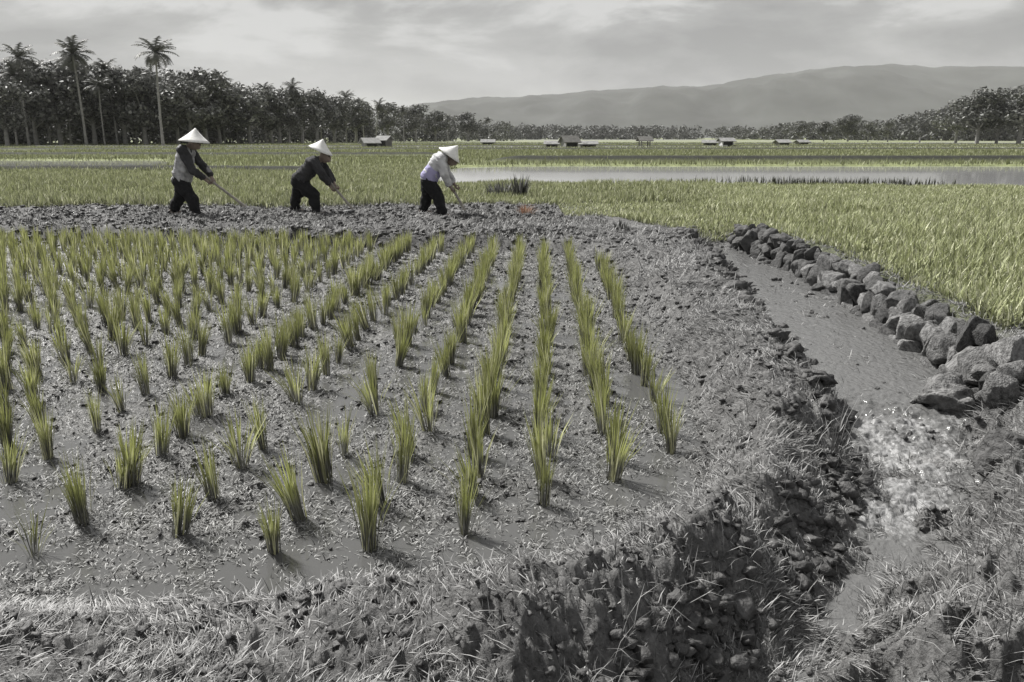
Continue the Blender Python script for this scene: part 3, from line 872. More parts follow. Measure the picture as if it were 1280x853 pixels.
# dark weed clump with a stalk at the pond edge, orange weed tuft
def clump(name, x, y, n_, h, spread, mat, lab, cat, rad_=.1, wd=.012):
    z = hz(x, y)
    a_ = rng.uniform(0, 6.28, n_); r_ = rad_ * np.sqrt(rng.random(n_))
    d_ = blades(np.cos(a_) * r_, np.sin(a_) * r_, np.zeros(n_), h * rng.uniform(.5, 1.1, n_), rng.uniform(.6, 1.2, n_) * wd, np.abs(rng.normal(0, spread, n_)), a_, .4)
    o = blade_obj(name, d_, mat); o.location = (x, y, z - .02)
    return tag(o, lab, cat)
x, y = P(657, 274, .12); clump('orange_weed', x, y, 90, .22, .45, M['orange'], 'small orange weed tuft in the grass right of the stooping worker', 'weed', .11)
M['darkweed'] = blade_mat('dark_weed', (0.04, 0.04, 0.04), (0.10, 0.10, 0.095), (0.3, 0.3, 0.29), 0, .8, .5)
x, y = P(626, 246, .12); clump('weed_clump', x, y, 260, .42, .5, M['darkweed'], 'dark weed clump at the near shore of the pond', 'weed', .35, .03)
x, y = P(650, 250, .12); clump('weed_clump', x, y, 120, .62, .22, M['darkweed'], 'dark weed clump with a tall stalk, right of the broad clump', 'weed', .16, .025)
x, y = P(777, 285, .2); clump('weed_clump', x, y, 60, .2, .5, M['darkweed'], 'small dark weed clump alone in the green field', 'weed', .1, .02)
x, y = P(870, 296, .2); clump('weed_clump', x, y, 120, .3, .45, M['weed'], 'grey weed clump at the far end of the stone wall', 'weed', .2, .012)
x, y = P(1040, 555, .1); clump('weed_clump', x, y, 60, .3, .7, M['straw'], 'arching straw clump overhanging the channel from its left lip', 'dry grass', .06, .005)
x, y = P(1175, 392, .27); clump('weed_clump', x, y, 70, .26, .6, M['weed'], 'dry weed clump on top of the stone wall', 'weed', .09, .007)

# ------------------------------------------------------------ trees
def tube(pts, rads, seg=8):
    V, F = [], []
    for k, (p, r_) in enumerate(zip(pts, rads)):
        p = Vector(p)
        d_ = (Vector(pts[min(k + 1, len(pts) - 1)]) - Vector(pts[max(k - 1, 0)])).normalized()
        a_ = d_.orthogonal().normalized(); b_ = d_.cross(a_)
        for s_ in range(seg):
            q_ = 2 * math.pi * s_ / seg
            V.append(tuple(p + a_ * math.cos(q_) * r_ + b_ * math.sin(q_) * r_))
    for k in range(len(pts) - 1):
        for s_ in range(seg):
            F.append((k * seg + s_, k * seg + (s_ + 1) % seg, (k + 1) * seg + (s_ + 1) % seg, (k + 1) * seg + s_))
    return V, F
def pymesh(name, V, F, mat=None, smooth=True):
    me = bpy.data.meshes.new(name); me.from_pydata(V, [], F); me.update()
    if mat: me.materials.append(mat)
    if smooth: me.polygons.foreach_set('use_smooth', np.ones(len(me.polygons), bool))
    return me
def merge(L):
    V, F = [], []
    for v, f in L:
        n_ = len(V); V += list(v); F += [tuple(i + n_ for i in q) for q in f]
    return V, F
def palm_meshes(seed, H, lean):
    g_ = random.Random(seed)
    top = Vector((lean * H, g_.uniform(-.3, .3), H))
    pts = [(lean * H * (k / 7) ** 1.8, top.y * k / 7, H * k / 7 - .3 * (k == 0)) for k in range(8)]
    tr = pymesh('trunk', *tube(pts, [.26, .19, .17, .16, .15, .14, .13, .16], 7), M['bark'])
    V, T, Q, F3 = [], [], [], []
    nf = 34
    for k in range(nf):
        az_ = 2 * math.pi * k / nf * 2.4 + g_.uniform(-.2, .2)
        el_ = g_.uniform(-.7, 1.35); Lf = g_.uniform(2.8, 3.7) * (H / 15) ** .5
        p = Vector(top); rr3 = g_.random(); ns = 13
        for s_ in range(ns):
            e_ = el_ - 1.25 * (s_ / ns) ** 1.5
            d_ = Vector((math.cos(az_) * math.cos(e_), math.sin(az_) * math.cos(e_), math.sin(e_)))
            p2 = p + d_ * Lf / ns
            side = Vector((-math.sin(az_), math.cos(az_), 0))
            ll = 0.85 * math.sin(math.pi * (0.12 + .85 * s_ / ns)) + .12
            for sg in (-1, 1):
                n_ = len(V)
                tip = p + side * sg * ll * .8 + d_ * ll * .45 + Vector((0, 0, -ll * g_.uniform(.15, .5)))
                V += [tuple(p), tuple(p2), tuple(tip)]; F3.append((n_, n_ + 1, n_ + 2)); T += [.3, .3, 1]; Q += [rr3] * 3
            n_ = len(V)
            V += [tuple(p + side * .05), tuple(p - side * .05), tuple(p2)]; F3.append((n_, n_ + 1, n_ + 2)); T += [0, 0, 0]; Q += [rr3] * 3
            p = p2
    cr_ = npmesh('crown', V, None, F3, {'t': T, 'rnd': Q}); cr_.materials.append(M['palm'])
    return tr, cr_
def leafcloud(g_, centers, per, size):
    """leaf clumps: small quads spread through lobes"""
    Vs, Qs, Ts = [], [], []
    for (c, r_) in centers:
        n_ = int(per * r_ * r_)
        d_ = g_.normal(size=(n_, 3)); d_ /= np.linalg.norm(d_, axis=1)[:, None]
        rad_ = r_ * (0.55 + .5 * g_.random(n_) ** .6) * (1 + .25 * np.sin(d_[:, 0] * 5 + c[0]) * np.cos(d_[:, 2] * 6))
        p = np.array(c) + d_ * rad_[:, None] * np.array([1, 1, .85])
        nrm = d_ + g_.normal(0, .55, (n_, 3)); nrm /= np.linalg.norm(nrm, axis=1)[:, None]
        u_ = np.cross(nrm, g_.normal(size=(n_, 3))); u_ /= np.linalg.norm(u_, axis=1)[:, None]
        v_ = np.cross(nrm, u_)
        s_ = size * g_.uniform(.5, 1.3, n_)[:, None]
        quad = np.stack([p - u_ * s_, p - v_ * s_ * .55, p + u_ * s_, p + v_ * s_ * .6], 1)
        Vs.append(quad.reshape(-1, 3)); Qs.append(np.repeat(g_.random(n_), 4)); Ts.append(np.tile([0, .5, 1, .5], n_))
    V = np.concatenate(Vs)
    return V, np.arange(len(V)).reshape(-1, 4), np.concatenate(Ts), np.concatenate(Qs)
def broad_meshes(seed, H, W):
    g_ = np.random.default_rng(seed)
    lobes = []
    for k in range(11):
        a_ = g_.uniform(0, 6.28); q_ = g_.uniform(0, 1) ** .6 * W * .36; z = H * g_.uniform(.36, .86)
        q_ *= 1.15 - abs(z / H - .58) * 1.1
        lobes.append(((math.cos(a_) * q_, math.sin(a_) * q_, z), W * g_.uniform(.14, .25)))
    lobes.append(((0, 0, H * .84), W * .2))
    V, F4, T, Q = leafcloud(g_, lobes, 115, .26)
    cr_ = npmesh('crown', V, F4, None, {'t': T, 'rnd': Q}); cr_.materials.append(M['leaf'])
    L_ = [tube([(0, 0, -.3), (.1, 0, H * .25), (0, .1, H * .5), (0, 0, H * .8)], [.28, .2, .15, .04], 7)]
    for (c, r_) in lobes[:7]:
        z0 = c[2] * .55
        L_.append(tube([(0, 0, z0), (c[0] * .5, c[1] * .5, z0 * .5 + c[2] * .5 - .2), c], [.10, .07, .02], 5))
    return pymesh('trunk', *merge(L_), M['bark']), cr_
PALM = [palm_meshes(1, 15, .03), palm_meshes(2, 14, -.07), palm_meshes(3, 15, .10), palm_meshes(4, 13, -.02)]
BROAD = [broad_meshes(11, 10, 8), broad_meshes(12, 10, 7), broad_meshes(13, 11, 6.5), broad_meshes(14, 9, 8.5)]
def tree(name, kind, px_, ytop, dist, lab, cat, group, wscale=1.0, var=None):
    src_ = PALM if kind == 'p' else BROAD
    v = src_[(rng.integers(0, 4) if var is None else var)]
    Hm = {'p': [15, 14, 15, 13], 'b': [10, 10, 11, 9]}[kind][src_.index(v)]
    x = atd(px_, dist); z0 = 0.05
    htop = CAM_H + (HORIZ - ytop) / 1000 * dist - z0
    s_ = htop / (Hm * (1.06 if kind == 'p' else 1.0))
    e_ = empty(name, (x, dist, z0), rng.uniform(0, 6.28) if kind == 'b' else rng.uniform(-.4, .4))
    sw = s_ * wscale if kind == 'b' else max(s_ ** .6, .6) * wscale
    e_.scale = (sw, sw, s_)
    for nm, me_ in (('trunk', v[0]), ('crown', v[1])):
        o = bpy.data.objects.new(nm, me_); o.parent = e_; col.objects.link(o)
    tag(e_, lab, cat, group)
    return e_
palms = [(35, 74, 140, 'grey coconut palm at the far left end of the wood', 0), (62, 88, 150, 'short coconut palm just right of the leftmost palm', 1),
         (107, 70, 142, 'broad coconut palm crown rising left of the tall lone palm', 3), (88, 84, 150, 'coconut palm leaning against the left side of the broad palm crown', 2),
         (146, 88, 150, 'coconut palm halfway between the broad crown and the tall palm', 1),
         (203, 68, 135, 'tall lone coconut palm with a pale bare trunk, highest above the left worker', 0),
         (170, 100, 160, 'low coconut palm in the wood left of the tall lone palm', 2),
         (281, 103, 170, 'coconut palm standing over the wood right of the left worker\'s hat', 3), (297, 112, 172, 'smaller coconut palm touching the one above the left worker\'s hoe', 1),
         (333, 114, 180, 'rounded coconut palm midway between the left and middle workers', 0), (362, 111, 180, 'spiky coconut palm left above the middle worker\'s back', 2),
         (402, 126, 200, 'coconut palm directly above the middle worker\'s hat', 3), (433, 122, 205, 'taller coconut palm of the pair right of the middle worker', 0),
         (455, 129, 215, 'left one of two short palms where the wood drops low', 1), (470, 131, 220, 'right one of two short palms where the wood drops low', 2),
         (505, 139, 240, 'small distant palm above the white roofed huts', 3), (560, 148, 280, 'small distant palm above the right worker\'s hat', 0),
         (20, 96, 138, 'coconut palm cut by the left edge of the wood', 2), (130, 108, 145, 'low palm under the broad palm crown, right side', 0),
         (612, 150, 300, 'farthest small palm right of the right worker', 1)]
for px_, yt, dist, lab, v in palms:
    tree('palm_tree', 'p', px_, yt, dist, lab, 'palm tree', 'coconut palms along the wood', 1.0 if px_ not in (203, 107) else 1.12, v)
broad = [(8, 118, 132, 'at the left edge, lowest of the near wood'), (45, 100, 146, 'under the leftmost palm'), (75, 98, 148, 'between the leftmost palm and the broad crown'),
         (118, 100, 150, 'under the broad palm crown'), (156, 102, 152, 'left of the tall lone palm'), (182, 110, 150, 'touching the tall palm\'s trunk on its left'),
         (222, 108, 155, 'touching the tall palm\'s trunk on its right'), (240, 112, 152, 'right above the left worker\'s hat'), (258, 106, 160, 'with a domed top right of the left worker\'s hat'),
         (275, 120, 165, 'below the palm right of the left worker'), (312, 122, 170, 'above the left worker\'s hoe'), (340, 124, 176, 'under the rounded palm'),
         (350, 128, 178, 'between the rounded and the spiky palm'), (378, 128, 182, 'left of the middle worker\'s hat'), (396, 124, 190, 'domed, above the middle worker\'s hat'),
         (418, 132, 200, 'right above the middle worker\'s hat'), (445, 136, 210, 'right of the middle worker'), (485, 140, 230, 'left above the right worker'),
         (520, 142, 250, 'behind the right worker\'s back'), (545, 150, 270, 'above the right worker\'s shoulders'), (585, 152, 290, 'right above the right worker\'s hat')]
for px_, yt, dist, where in broad:
    tree('broadleaf_tree', 'b', px_, yt - 11, dist, 'dark bushy tree ' + where, 'tree', 'bushy trees along the left wood', rng.uniform(1.1, 1.4))
rightt = [(1222, 112, 170, 'tallest dark tree at the right end of the plain', 1.0), (1246, 122, 172, 'dark tree at the right, second tallest', .9), (1274, 108, 165, 'spreading tree leaning in at the right edge', 1.1),
          (1195, 126, 190, 'lower dark tree left of the tallest right tree', 1), (1150, 146, 230, 'grey tree below the hill crest, left of the low dark tree', 1), (1110, 150, 260, 'small grey tree under the highest part of the hill', 1),
          (1060, 146, 280, 'pointed grey tree at the right side of the far grove', .9), (1030, 152, 290, 'middle grey tree of the far grove', 1), (1000, 154, 300, 'left grey tree of the far grove', 1), (1085, 152, 270, 'low grey tree right of the far grove', 1)]
for px_, yt, dist, lab, ws in rightt:
    tree('broadleaf_tree', 'b', px_, yt, dist, lab, 'tree', 'trees at the right end of the plain', ws * 1.35)
# the mass of the wood behind the trees one can tell apart
g_ = np.random.default_rng(77)
lob = []
for k in range(420):
    px_ = g_.uniform(-350, 640); d_ = np.interp(px_, [-350, 0, 300, 640], [130, 150, 178, 330]) + g_.uniform(-6, 30)
    ytop = np.interp(px_, [-350, 0, 60, 200, 300, 400, 470, 540, 640], [74, 80, 80, 90, 106, 118, 131, 142, 151]) + abs(g_.normal(0, 9))
    top = CAM_H + (HORIZ - ytop) / 1000 * d_; r_ = g_.uniform(1.6, 2.9)
    x = (px_ - 640) / 1000 * d_ * cP
    z = max(top - r_, 1.0)
    while z > 0.2:
        lob.append(((x + g_.normal(0, 1), d_ + g_.normal(0, 2), z), r_)); z -= r_ * 1.5; 
V, F4, T, Q = leafcloud(g_, lob, 24, .42)
o = link('wood', npmesh('wood', V, F4, None, {'t': T, 'rnd': Q}), M['leaf'])
tag(o, 'dark wood behind the palms, reading as one mass', 'wood', kind='stuff')
lob = []
for k in range(520):
    px_ = g_.uniform(560, 1500); d_ = np.interp(px_, [560, 900, 1100, 1500], [520, 560, 380, 260]) + g_.uniform(-10, 60)
    ytop = np.interp(px_, [560, 660, 940, 1000, 1100, 1200, 1500], [154, 155, 157, 151, 149, 130, 110]) + abs(g_.normal(0, 5))
    top = CAM_H + (HORIZ - ytop) / 1000 * d_; r_ = g_.uniform(2.5, 4.5)
    x = (px_ - 640) / 1000 * d_ * cP
    z = max(top - r_, 1.5)
    while z > 0.0:
        lob.append(((x + g_.normal(0, 2), d_, z), r_)); z -= r_ * 1.5
V, F4, T, Q = leafcloud(g_, lob, 7, .8)
tag(link('far_wood', npmesh('far_wood', V, F4, None, {'t': T, 'rnd': Q}), M['leaf']), 'distant grey wood at the foot of the hills', 'wood', kind='stuff')

# ------------------------------------------------------------ huts on the plain
def boxm(name, sx_, sy_, sz_, loc, mat, parent, bev=.02):
    bm = bmesh.new(); bmesh.ops.create_cube(bm, size=1)
    for v in bm.verts: v.co = (v.co.x * sx_ + loc[0], v.co.y * sy_ + loc[1], v.co.z * sz_ + loc[2])
    if bev: bmesh.ops.bevel(bm, geom=list(bm.edges), offset=bev, segments=1, affect='EDGES')
    me = bpy.data.meshes.new(name); bm.to_mesh(me); bm.free()
    return link(name, me, mat, parent)
def hut(px_, dist, w_, d_, hw, hr, rz, lab, wallm, roofm, openw=False):
    w_ *= .68; d_ *= .8; hw *= .72; hr *= .72
    e_ = empty('field_hut', (atd(px_, dist), dist, .1), rz)
    tag(e_, lab, 'hut', 'huts on the far plain')
    if openw:
        for sx_ in (-1, 1):
            for sy_ in (-1, 1): boxm('post', .14, .14, hw, (sx_ * w_ * .44, sy_ * d_ * .42, hw / 2), wallm, e_)
        boxm('platform', w_ * .9, d_ * .9, .12, (0, 0, .6), wallm, e_)
    else:
        boxm('wall', w_, d_, hw, (0, 0, hw / 2), wallm, e_, .03)
        boxm('door', .8, .06, min(1.7, hw * .85), (w_ * .2, -d_ / 2 - .025, min(1.7, hw * .85) / 2 + .02), M['door'], e_)
        boxm('window', .7, .06, .6, (-w_ * .22, -d_ / 2 - .025, hw * .6), M['door'], e_)
    ov = .35; t_ = .1
    a, b_ = w_ / 2 + ov, d_ / 2 + ov
    V = [(-a, -b_, hw - .08), (a, -b_, hw - .08), (a, 0, hw + hr), (-a, 0, hw + hr), (-a, b_, hw - .08), (a, b_, hw - .08)]
    V2 = [(x, y, z - t_) for x, y, z in V]
    F_ = [(0, 1, 2, 3), (3, 2, 5, 4), (7, 6, 9, 8), (8, 9, 10, 11), (1, 0, 6, 7), (4, 5, 11, 10), (0, 3, 9, 6), (3, 4, 10, 9), (2, 1, 7, 8), (5, 2, 8, 11)]
    me = pymesh('roof', V + V2, F_, None, False); link('roof', me, roofm, e_)
    if not openw:
        gab = [(-w_ / 2, 0, hw + hr - .15), (-w_ / 2, -d_ / 2, hw), (-w_ / 2, d_ / 2, hw), (w_ / 2, 0, hw + hr - .15), (w_ / 2, -d_ / 2, hw), (w_ / 2, d_ / 2, hw)]
        link('gable', pymesh('gable', gab, [(0, 1, 2), (3, 5, 4), (0, 3, 4, 1), (0, 2, 5, 3), (1, 4, 5, 2)], None, False), wallm, e_)
hut(462, 118, 2.8, 2.4, 1.0, .9, .5, 'small hut with a pale sagging roof right of the middle worker', M['hut_wall'], M['hut_wall'])
hut(480, 122, 2.4, 2.2, 1.5, .8, -.4, 'small pale hut behind the sagging roof, its right neighbour', M['hut_dark'], M['hut_wall'])
hut(712, 112, 2.6, 2.4, 1.2, 1.1, .3, 'hut with a pointed dark roof near the middle of the plain', M['hut_wall'], M['roof_dark'])
hut(735, 118, 3.2, 2.2, .8, .5, 0, 'long low shed right of the pointed dark roof', M['hut_dark'], M['roof'])
hut(690, 120, 2.4, 2.0, .8, .5, -.1, 'low grey shed left of the pointed dark roof', M['hut_dark'], M['roof'])
hut(806, 125, 2.2, 2.0, 1.4, .8, .1, 'open field shelter on posts under a dark thatch', M['hut_dark'], M['roof_dark'], True)
hut(908, 128, 2.6, 2.2, 1.3, .6, .1, 'white walled hut, brightest on the plain', M['white_cloth'], M['roof'])
hut(888, 135, 3.0, 2.2, .9, .5, -.2, 'grey shed touching the white walled hut on its left', M['hut_dark'], M['roof'])
hut(978, 140, 2.6, 2.2, .9, .6, .2, 'small pale roofed shed below the far grove', M['hut_dark'], M['hut_wall'])
hut(1003, 150, 2.4, 2.2, .9, .5, .2, 'small grey shed right of the pale roofed one', M['hut_dark'], M['roof'])
hut(610, 150, 3.0, 2.2, .9, .6, 0, 'low grey shed on the plain behind the right worker', M['hut_dark'], M['roof'])

# ------------------------------------------------------------ workers
def capsules_mesh(name, caps, voxel, mat, extra=None, smooth_it=4, disp=0.0, seed=0):
    bm = bmesh.new()
    def ball(p, r_, sc_=(1, 1, 1)):
        res = bmesh.ops.create_icosphere(bm, subdivisions=2, radius=1)
        for v in res['verts']: v.co = Vector((v.co.x * r_ * sc_[0], v.co.y * r_ * sc_[1], v.co.z * r_ * sc_[2])) + Vector(p)
    for p0, r0, p1, r1 in caps:
        p0, p1 = Vector(p0), Vector(p1)
        L_ = (p1 - p0).length
        n_ = max(2, int(L_ / (min(r0, r1) * .55)) + 1)
        n_ = min(n_, 22)
        for k in range(n_ + 1):
            f = k / n_
            ball(p0.lerp(p1, f), r0 + (r1 - r0) * f)
    for e in (extra or []): ball(*e)
    me = bpy.data.meshes.new(name); bm.to_mesh(me); bm.free()
    o = bpy.data.objects.new('tmp_' + name, me); col.objects.link(o)
    r_ = o.modifiers.new('r', 'REMESH'); r_.mode = 'VOXEL'; r_.voxel_size = voxel
    s_ = o.modifiers.new('s', 'SMOOTH'); s_.iterations = smooth_it; s_.factor = .5
    dg = bpy.context.evaluated_depsgraph_get(); dg.update()
    out_ = bpy.data.meshes.new_from_object(o.evaluated_get(dg))
    bpy.data.objects.remove(o); bpy.data.meshes.remove(me)
    out_.name = name
    if disp:
        n_ = len(out_.vertices); co = np.zeros(n_ * 3); out_.vertices.foreach_get('co', co); co = co.reshape(-1, 3)
        nr_ = np.zeros(n_ * 3); out_.vertices.foreach_get('normal', nr_); nr_ = nr_.reshape(-1, 3)
        d_ = fbm(co[:, 0] * 1.0 + co[:, 1] * .7 + seed, co[:, 2] + co[:, 0] * .6, 11, 3, seed)
        co = co + nr_ * (d_ * disp)[:, None]
        out_.vertices.foreach_set('co', co.ravel()); out_.update()
    out_.materials.clear(); out_.materials.append(mat)
    out_.polygons.foreach_set('use_smooth', np.ones(len(out_.polygons), bool))
    return out_
def hand_caps(wr, d_, curl_axis, grip):
    """palm, four bent fingers and a thumb closing round the point grip; wr wrist, d_ direction of the hand"""
    wr, d_ = Vector(wr), Vector(d_).normalized()
    side = Vector((0, 1, 0)); side = (side - d_ * side.dot(d_)).normalized()
    nrm = d_.cross(side).normalized()
    if nrm.dot(Vector(grip) - wr) < 0: nrm = -nrm
    caps = []
    for s_ in (-.028, 0, .028):
        caps.append((wr, .022, wr + d_ * .075 + side * s_, .016))
    for k, s_ in enumerate((-.033, -.011, .011, .033)):
        ln = (.062, .074, .070, .054)[k]
        a = wr + d_ * .085 + side * s_; b_ = a + d_ * ln * .35 + nrm * ln * .25
        c = b_ + nrm * ln * .45 - d_ * .004; e = c - d_ * ln * .35 + nrm * .004
        caps += [(a, .0095, b_, .009), (b_, .009, c, .0085), (c, .0085, e, .0075)]
    t0 = wr + d_ * .025 - side * .03; t1 = t0 + d_ * .03 - side * .018 + nrm * .022; t2 = t1 + d_ * .015 + nrm * .035 + side * .012
    caps += [(t0, .013, t1, .0115), (t1, .011, t2, .009)]
    return caps
S = .0133
def worker(px_, py_, J, hat, hoe, lab, hoelab, cl, seed):
    """J joints in photo pixels (forward, up) from the standing point; lateral (towards the back of the scene) in metres"""
    x0, y0 = P(px_, py_, .17)
    z0 = hz(x0, y0) - .01
    z0 = .17
    root = empty('person', (x0, y0, z0))
    tag(root, lab, 'person', 'workers hoeing the dike')
    def j(n_, lat_=0.0): a, b_ = J[n_]; return Vector((a * S, lat_, b_ * S))
    hipc = j('hip'); neck = j('neck'); head = j('head'); sh = j('shoulder')
    sl, hl = .165, .09
    hips = [hipc + Vector((0, s_ * hl, 0)) for s_ in (1, -1)]
    shs = [sh + Vector((0, s_ * sl, 0)) for s_ in (1, -1)]
    knees = [j('knee_far', .13), j('knee_near', -.12)]
    feet = [j('foot_far', .14), j('foot_near', -.13)]
    elb = [j('elbow_far', .20), j('elbow_near', -.20)]
    wri = [j('hand_far', .06), j('hand_near', -.05)]
    caps = []
    tor = (sh - hipc)
    m1 = hipc + tor * .45
    for s_ in (-1, 1):
        w_ = Vector((0, s_, 0))
        caps += [(hipc + w_ * .07, .105, m1 + w_ * .05, .10), (m1 + w_ * .05, .10, sh - tor * .12 + w_ * .08, .105), (sh - tor * .12 + w_ * .08, .10, sh + w_ * sl, .06)]
    up_ = (head - neck).normalized()
    caps += [(sh, .07, neck, .055), (neck, .052, head, .055)]
    extra = [(head, .098, (.95, .78, 1.12)), (head + Vector((.055, 0, -.05)), .052, (1, .85, .9)), (head + Vector((.103, 0, -.012)), .017, (1.1, .7, 1.4)),
             (head + Vector((.0, .08, -.01)), .024, (.7, .4, 1.2)), (head + Vector((.0, -.08, -.01)), .024, (.7, .4, 1.2)), (head + Vector((.095, 0, -.05)), .014, (.7, 1.6, .5))]
    for k in (0, 1):
        caps += [(shs[k], .058, elb[k], .042), (elb[k], .041, wri[k], .027)]
        caps += [(hips[k], .095, knees[k], .062), (knees[k], .060, feet[k] + Vector((0, 0, .09)), .040),
                 (feet[k] + Vector((-.03, 0, .045)), .040, feet[k] + Vector((.13, 0, .022)), .030)]
        for tn in range(5):
            a = feet[k] + Vector((.13, (tn - 2) * .017, .018))
            caps.append((a, .012, a + Vector((.05 - abs(tn - 1) * .006, (tn - 2) * .004, -.004)), .009))
        hd = (wri[k] - elb[k]).normalized()
        caps += hand_caps(wri[k], hd, None, wri[k] + Vector((.05, 0, -.05)))
    body = link('body', capsules_mesh('body', caps, .0075, M['skin'], extra, 3), None, root)
    for s_ in (-1, 1):
        bm = bmesh.new(); bmesh.ops.create_uvsphere(bm, u_segments=10, v_segments=8, radius=.012)
        me = bpy.data.meshes.new('eye'); bm.to_mesh(me); bm.free()
        o = link('eye', me, M['black_cloth'], root, True); o.location = head + Vector((.083, s_ * .032, .012))
    # trousers
    tc_ = []
    for s_ in (-1, 1):
        w_ = Vector((0, s_, 0))
        tc_ += [(hipc + w_ * .07 + tor * .10, .115, hipc + w_ * .075 - Vector((0, 0, .04)), .125)]
    for k in (0, 1):
        tc_ += [(hips[k], .138, knees[k], .108), (knees[k], .108, knees[k].lerp(feet[k], .8) + Vector((0, 0, .03)), .088)]
    link('trousers', capsules_mesh('trousers', tc_, .012, M[cl['trousers']], None, 2, .030, seed), None, root)
    # top
    t_ = []
    for s_ in (-1, 1):
        w_ = Vector((0, s_, 0))
        t_ += [(hipc + w_ * .07 + tor * .10, .150, m1 + w_ * .055, .142), (m1 + w_ * .055, .142, sh - tor * .1 + w_ * .08, .140), (sh - tor * .12 + w_ * .08, .132, sh + w_ * (sl - .02), .090)]
    t_ += [(sh, .085, sh.lerp(neck, .5), .07)]
    slv = []
    for k in (0, 1):
        slv += [(shs[k], .092, elb[k], .074), (elb[k], .074, elb[k].lerp(wri[k], .72), .062)]
    if cl.get('vest'):
        link('shirt', capsules_mesh('shirt', slv + [(sh - tor * .05, .10, sh, .09)], .012, M[cl['sleeve']], None, 2, .026, seed + 3), None, root)
        link('vest', capsules_mesh('vest', t_, .012, M[cl['top']], None, 2, .032, seed + 1), None, root)
    else:
        link('shirt', capsules_mesh('shirt', t_ + slv, .012, M[cl['top']], None, 2, .032, seed + 1), None, root)
    if cl.get('sash'):
        q_ = []
        for s_ in (-1, 1):
            w_ = Vector((0, s_, 0))
            q_ += [(hipc + w_ * .072 + tor * .10, .158, hipc + w_ * .066 + tor * .36, .152)]
        link('sash', capsules_mesh('sash', q_, .012, M['lavender'], None, 3, .010, seed + 2), None, root)
    # conical hat
    (bx0, bz0), (bx1, bz1), (axx, azz) = hat
    c = Vector(((bx0 + bx1) / 2 * S, 0, (bz0 + bz1) / 2 * S)); ap = Vector((axx * S, 0, azz * S))
    Rr = math.hypot(bx1 - bx0, bz1 - bz0) * S / 2
    ax_ = (ap - c); hh_ = ax_.length
    bdir = Vector(((bx1 - bx0), 0, (bz1 - bz0))).normalized(); up2 = Vector((-bdir.z, 0, bdir.x))
    if up2.z < 0: up2 = -up2
    V, F_ = [], []; seg = 40
    prof_ = [(1.0, 0), (.8, .17), (.55, .40), (.3, .67), (.12, .88), (.02, 1.0)]
    for (q_, t_h) in prof_:
        for s_ in range(seg):
            a_ = 2 * math.pi * s_ / seg
            p = c + ax_ * t_h + bdir * math.cos(a_) * Rr * q_ + Vector((0, 1, 0)) * math.sin(a_) * Rr * q_
            V.append(tuple(p))
    for k in range(len(prof_) - 1):
        for s_ in range(seg): F_.append((k * seg + s_, k * seg + (s_ + 1) % seg, (k + 1) * seg + (s_ + 1) % seg, (k + 1) * seg + s_))
    n_ = len(V); V.append(tuple(ap)); F_ += [((len(prof_) - 1) * seg + s_, (len(prof_) - 1) * seg + (s_ + 1) % seg, n_) for s_ in range(seg)]
    me = pymesh('conical_hat', V, F_, M['hat'])
    ho = link('conical_hat', me, None, root)
    sm = ho.modifiers.new('s', 'SOLIDIFY'); sm.thickness = .008; sm.offset = -1
    # hoe
    (h0, h1) = hoe
    a = Vector((h0[0] * S, -.0, h0[1] * S)); b_ = Vector((h1[0] * S, -.0, h1[1] * S))
    e_ = empty('hoe', (x0, y0, z0)); tag(e_, hoelab, 'hoe', 'hoes held by the workers')
    d_ = (b_ - a).normalized()
    link('handle', pymesh('handle', *tube([a - d_ * .12, a.lerp(b_, .5), b_], [.024, .022, .024], 10), M['wood']), None, e_)
    bd = Vector((d_.z, 0, -d_.x));
    if bd.z > 0: bd = -bd
    bd = (bd * .8 - d_ * .45).normalized()
    Vb = []
    for (l_, w_, t__) in ((-.03, .045, .012), (.04, .075, .008), (.19, .085, .004)):
        for sy_ in (-1, 1):
            for sx_ in (-1, 1): Vb.append(tuple(b_ + bd * l_ + Vector((0, sy_ * w_, 0)) + d_ * sx_ * t__))
    Fb = [(0, 1, 3, 2), (8, 10, 11, 9)]
    for k in (0, 4): Fb += [(k, k + 2, k + 6, k + 4), (k + 1, k + 5, k + 7, k + 3), (k, k + 4, k + 5, k + 1), (k + 2, k + 3, k + 7, k + 6)]
    link('blade', pymesh('blade', Vb, Fb, None, False), M['iron'], e_)
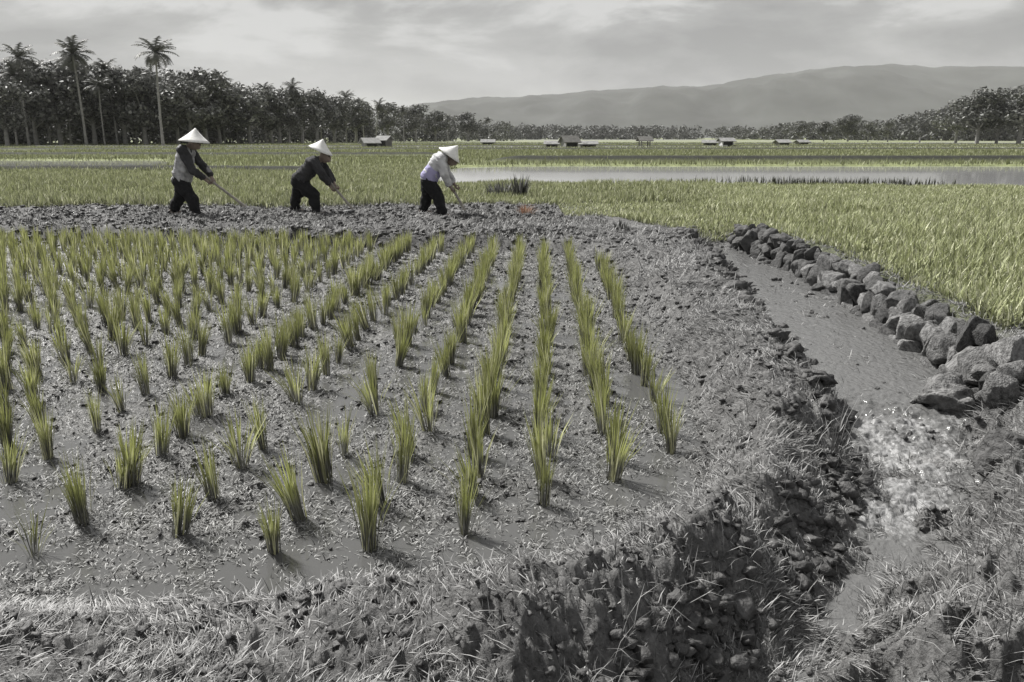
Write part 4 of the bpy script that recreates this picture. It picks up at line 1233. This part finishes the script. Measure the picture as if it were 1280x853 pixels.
worker(232, 271,
       dict(hip=(0, 46), shoulder=(9, 84), neck=(14, 89), head=(20, 92), knee_far=(-9, 25), knee_near=(14, 25), foot_far=(-20, 3), foot_near=(20, -1),
            elbow_far=(25, 62), elbow_near=(21, 60), hand_far=(37, 50), hand_near=(32, 47)),
       ((1.5, 97), (39.5, 93), (23.4, 111.5)), ((30, 52), (80, 12)),
       'left worker in a light grey vest with dark sleeves, standing most upright', 'long wooden hoe held out by the worker in the grey vest',
       dict(trousers='black_cloth', top='grey_cloth', sleeve='dark_cloth', vest=True), 3)
worker(384, 268,
       dict(hip=(-8, 44), shoulder=(16, 69), neck=(23, 73), head=(28, 75), knee_far=(-15, 24), knee_near=(13, 25), foot_far=(-19, 2), foot_near=(15, -1),
            elbow_far=(28, 56), elbow_near=(26, 54), hand_far=(38, 39), hand_near=(34, 37)),
       ((8, 90), (38.5, 76.5), (27, 98)), ((34, 41), (62, 6)),
       'middle worker in dark clothes bent over with a rounded back, hoeing', 'hoe held low by the middle worker in dark clothes',
       dict(trousers='black_cloth', top='dark_cloth'), 7)
worker(540, 270,
       dict(hip=(-4, 47), shoulder=(14, 74), neck=(21, 76), head=(27, 72), knee_far=(-7, 25), knee_near=(9, 26), foot_far=(-13, 2), foot_near=(16, -1),
            elbow_far=(20, 56), elbow_near=(18, 55), hand_far=(30, 40), hand_near=(25, 38)),
       ((11, 87.5), (37.5, 68), (35.5, 90)), ((24, 42), (44, 6)),
       'right worker in a pale shirt with a lavender sash, hat tipped forward', 'short-reaching hoe of the worker in the pale shirt',
       dict(trousers='black_cloth', top='white_cloth', sash=True), 11)

# ------------------------------------------------------------ haze
bm = bmesh.new(); bmesh.ops.create_cube(bm, size=1)
for v in bm.verts: v.co = (v.co.x * 26000, v.co.y * 12000 + 4500, (v.co.z + .5) * 380 - 8)
me = bpy.data.meshes.new('haze'); bm.to_mesh(me); bm.free()
hm = bpy.data.materials.new('haze_air'); hm.use_nodes = True
ht = hm.node_tree; ht.nodes.clear()
ho = N('ShaderNodeOutputMaterial', ht); pv = N('ShaderNodeVolumePrincipled', ht)
pv.inputs['Color'].default_value = (0.93, 0.93, 0.94, 1); pv.inputs['Density'].default_value = 0.00008; pv.inputs['Anisotropy'].default_value = 0.0
ht.links.new(pv.outputs[0], ho.inputs['Volume'])
tag(link('haze', me, hm), 'thin pale haze over the plain', 'haze', kind='stuff')
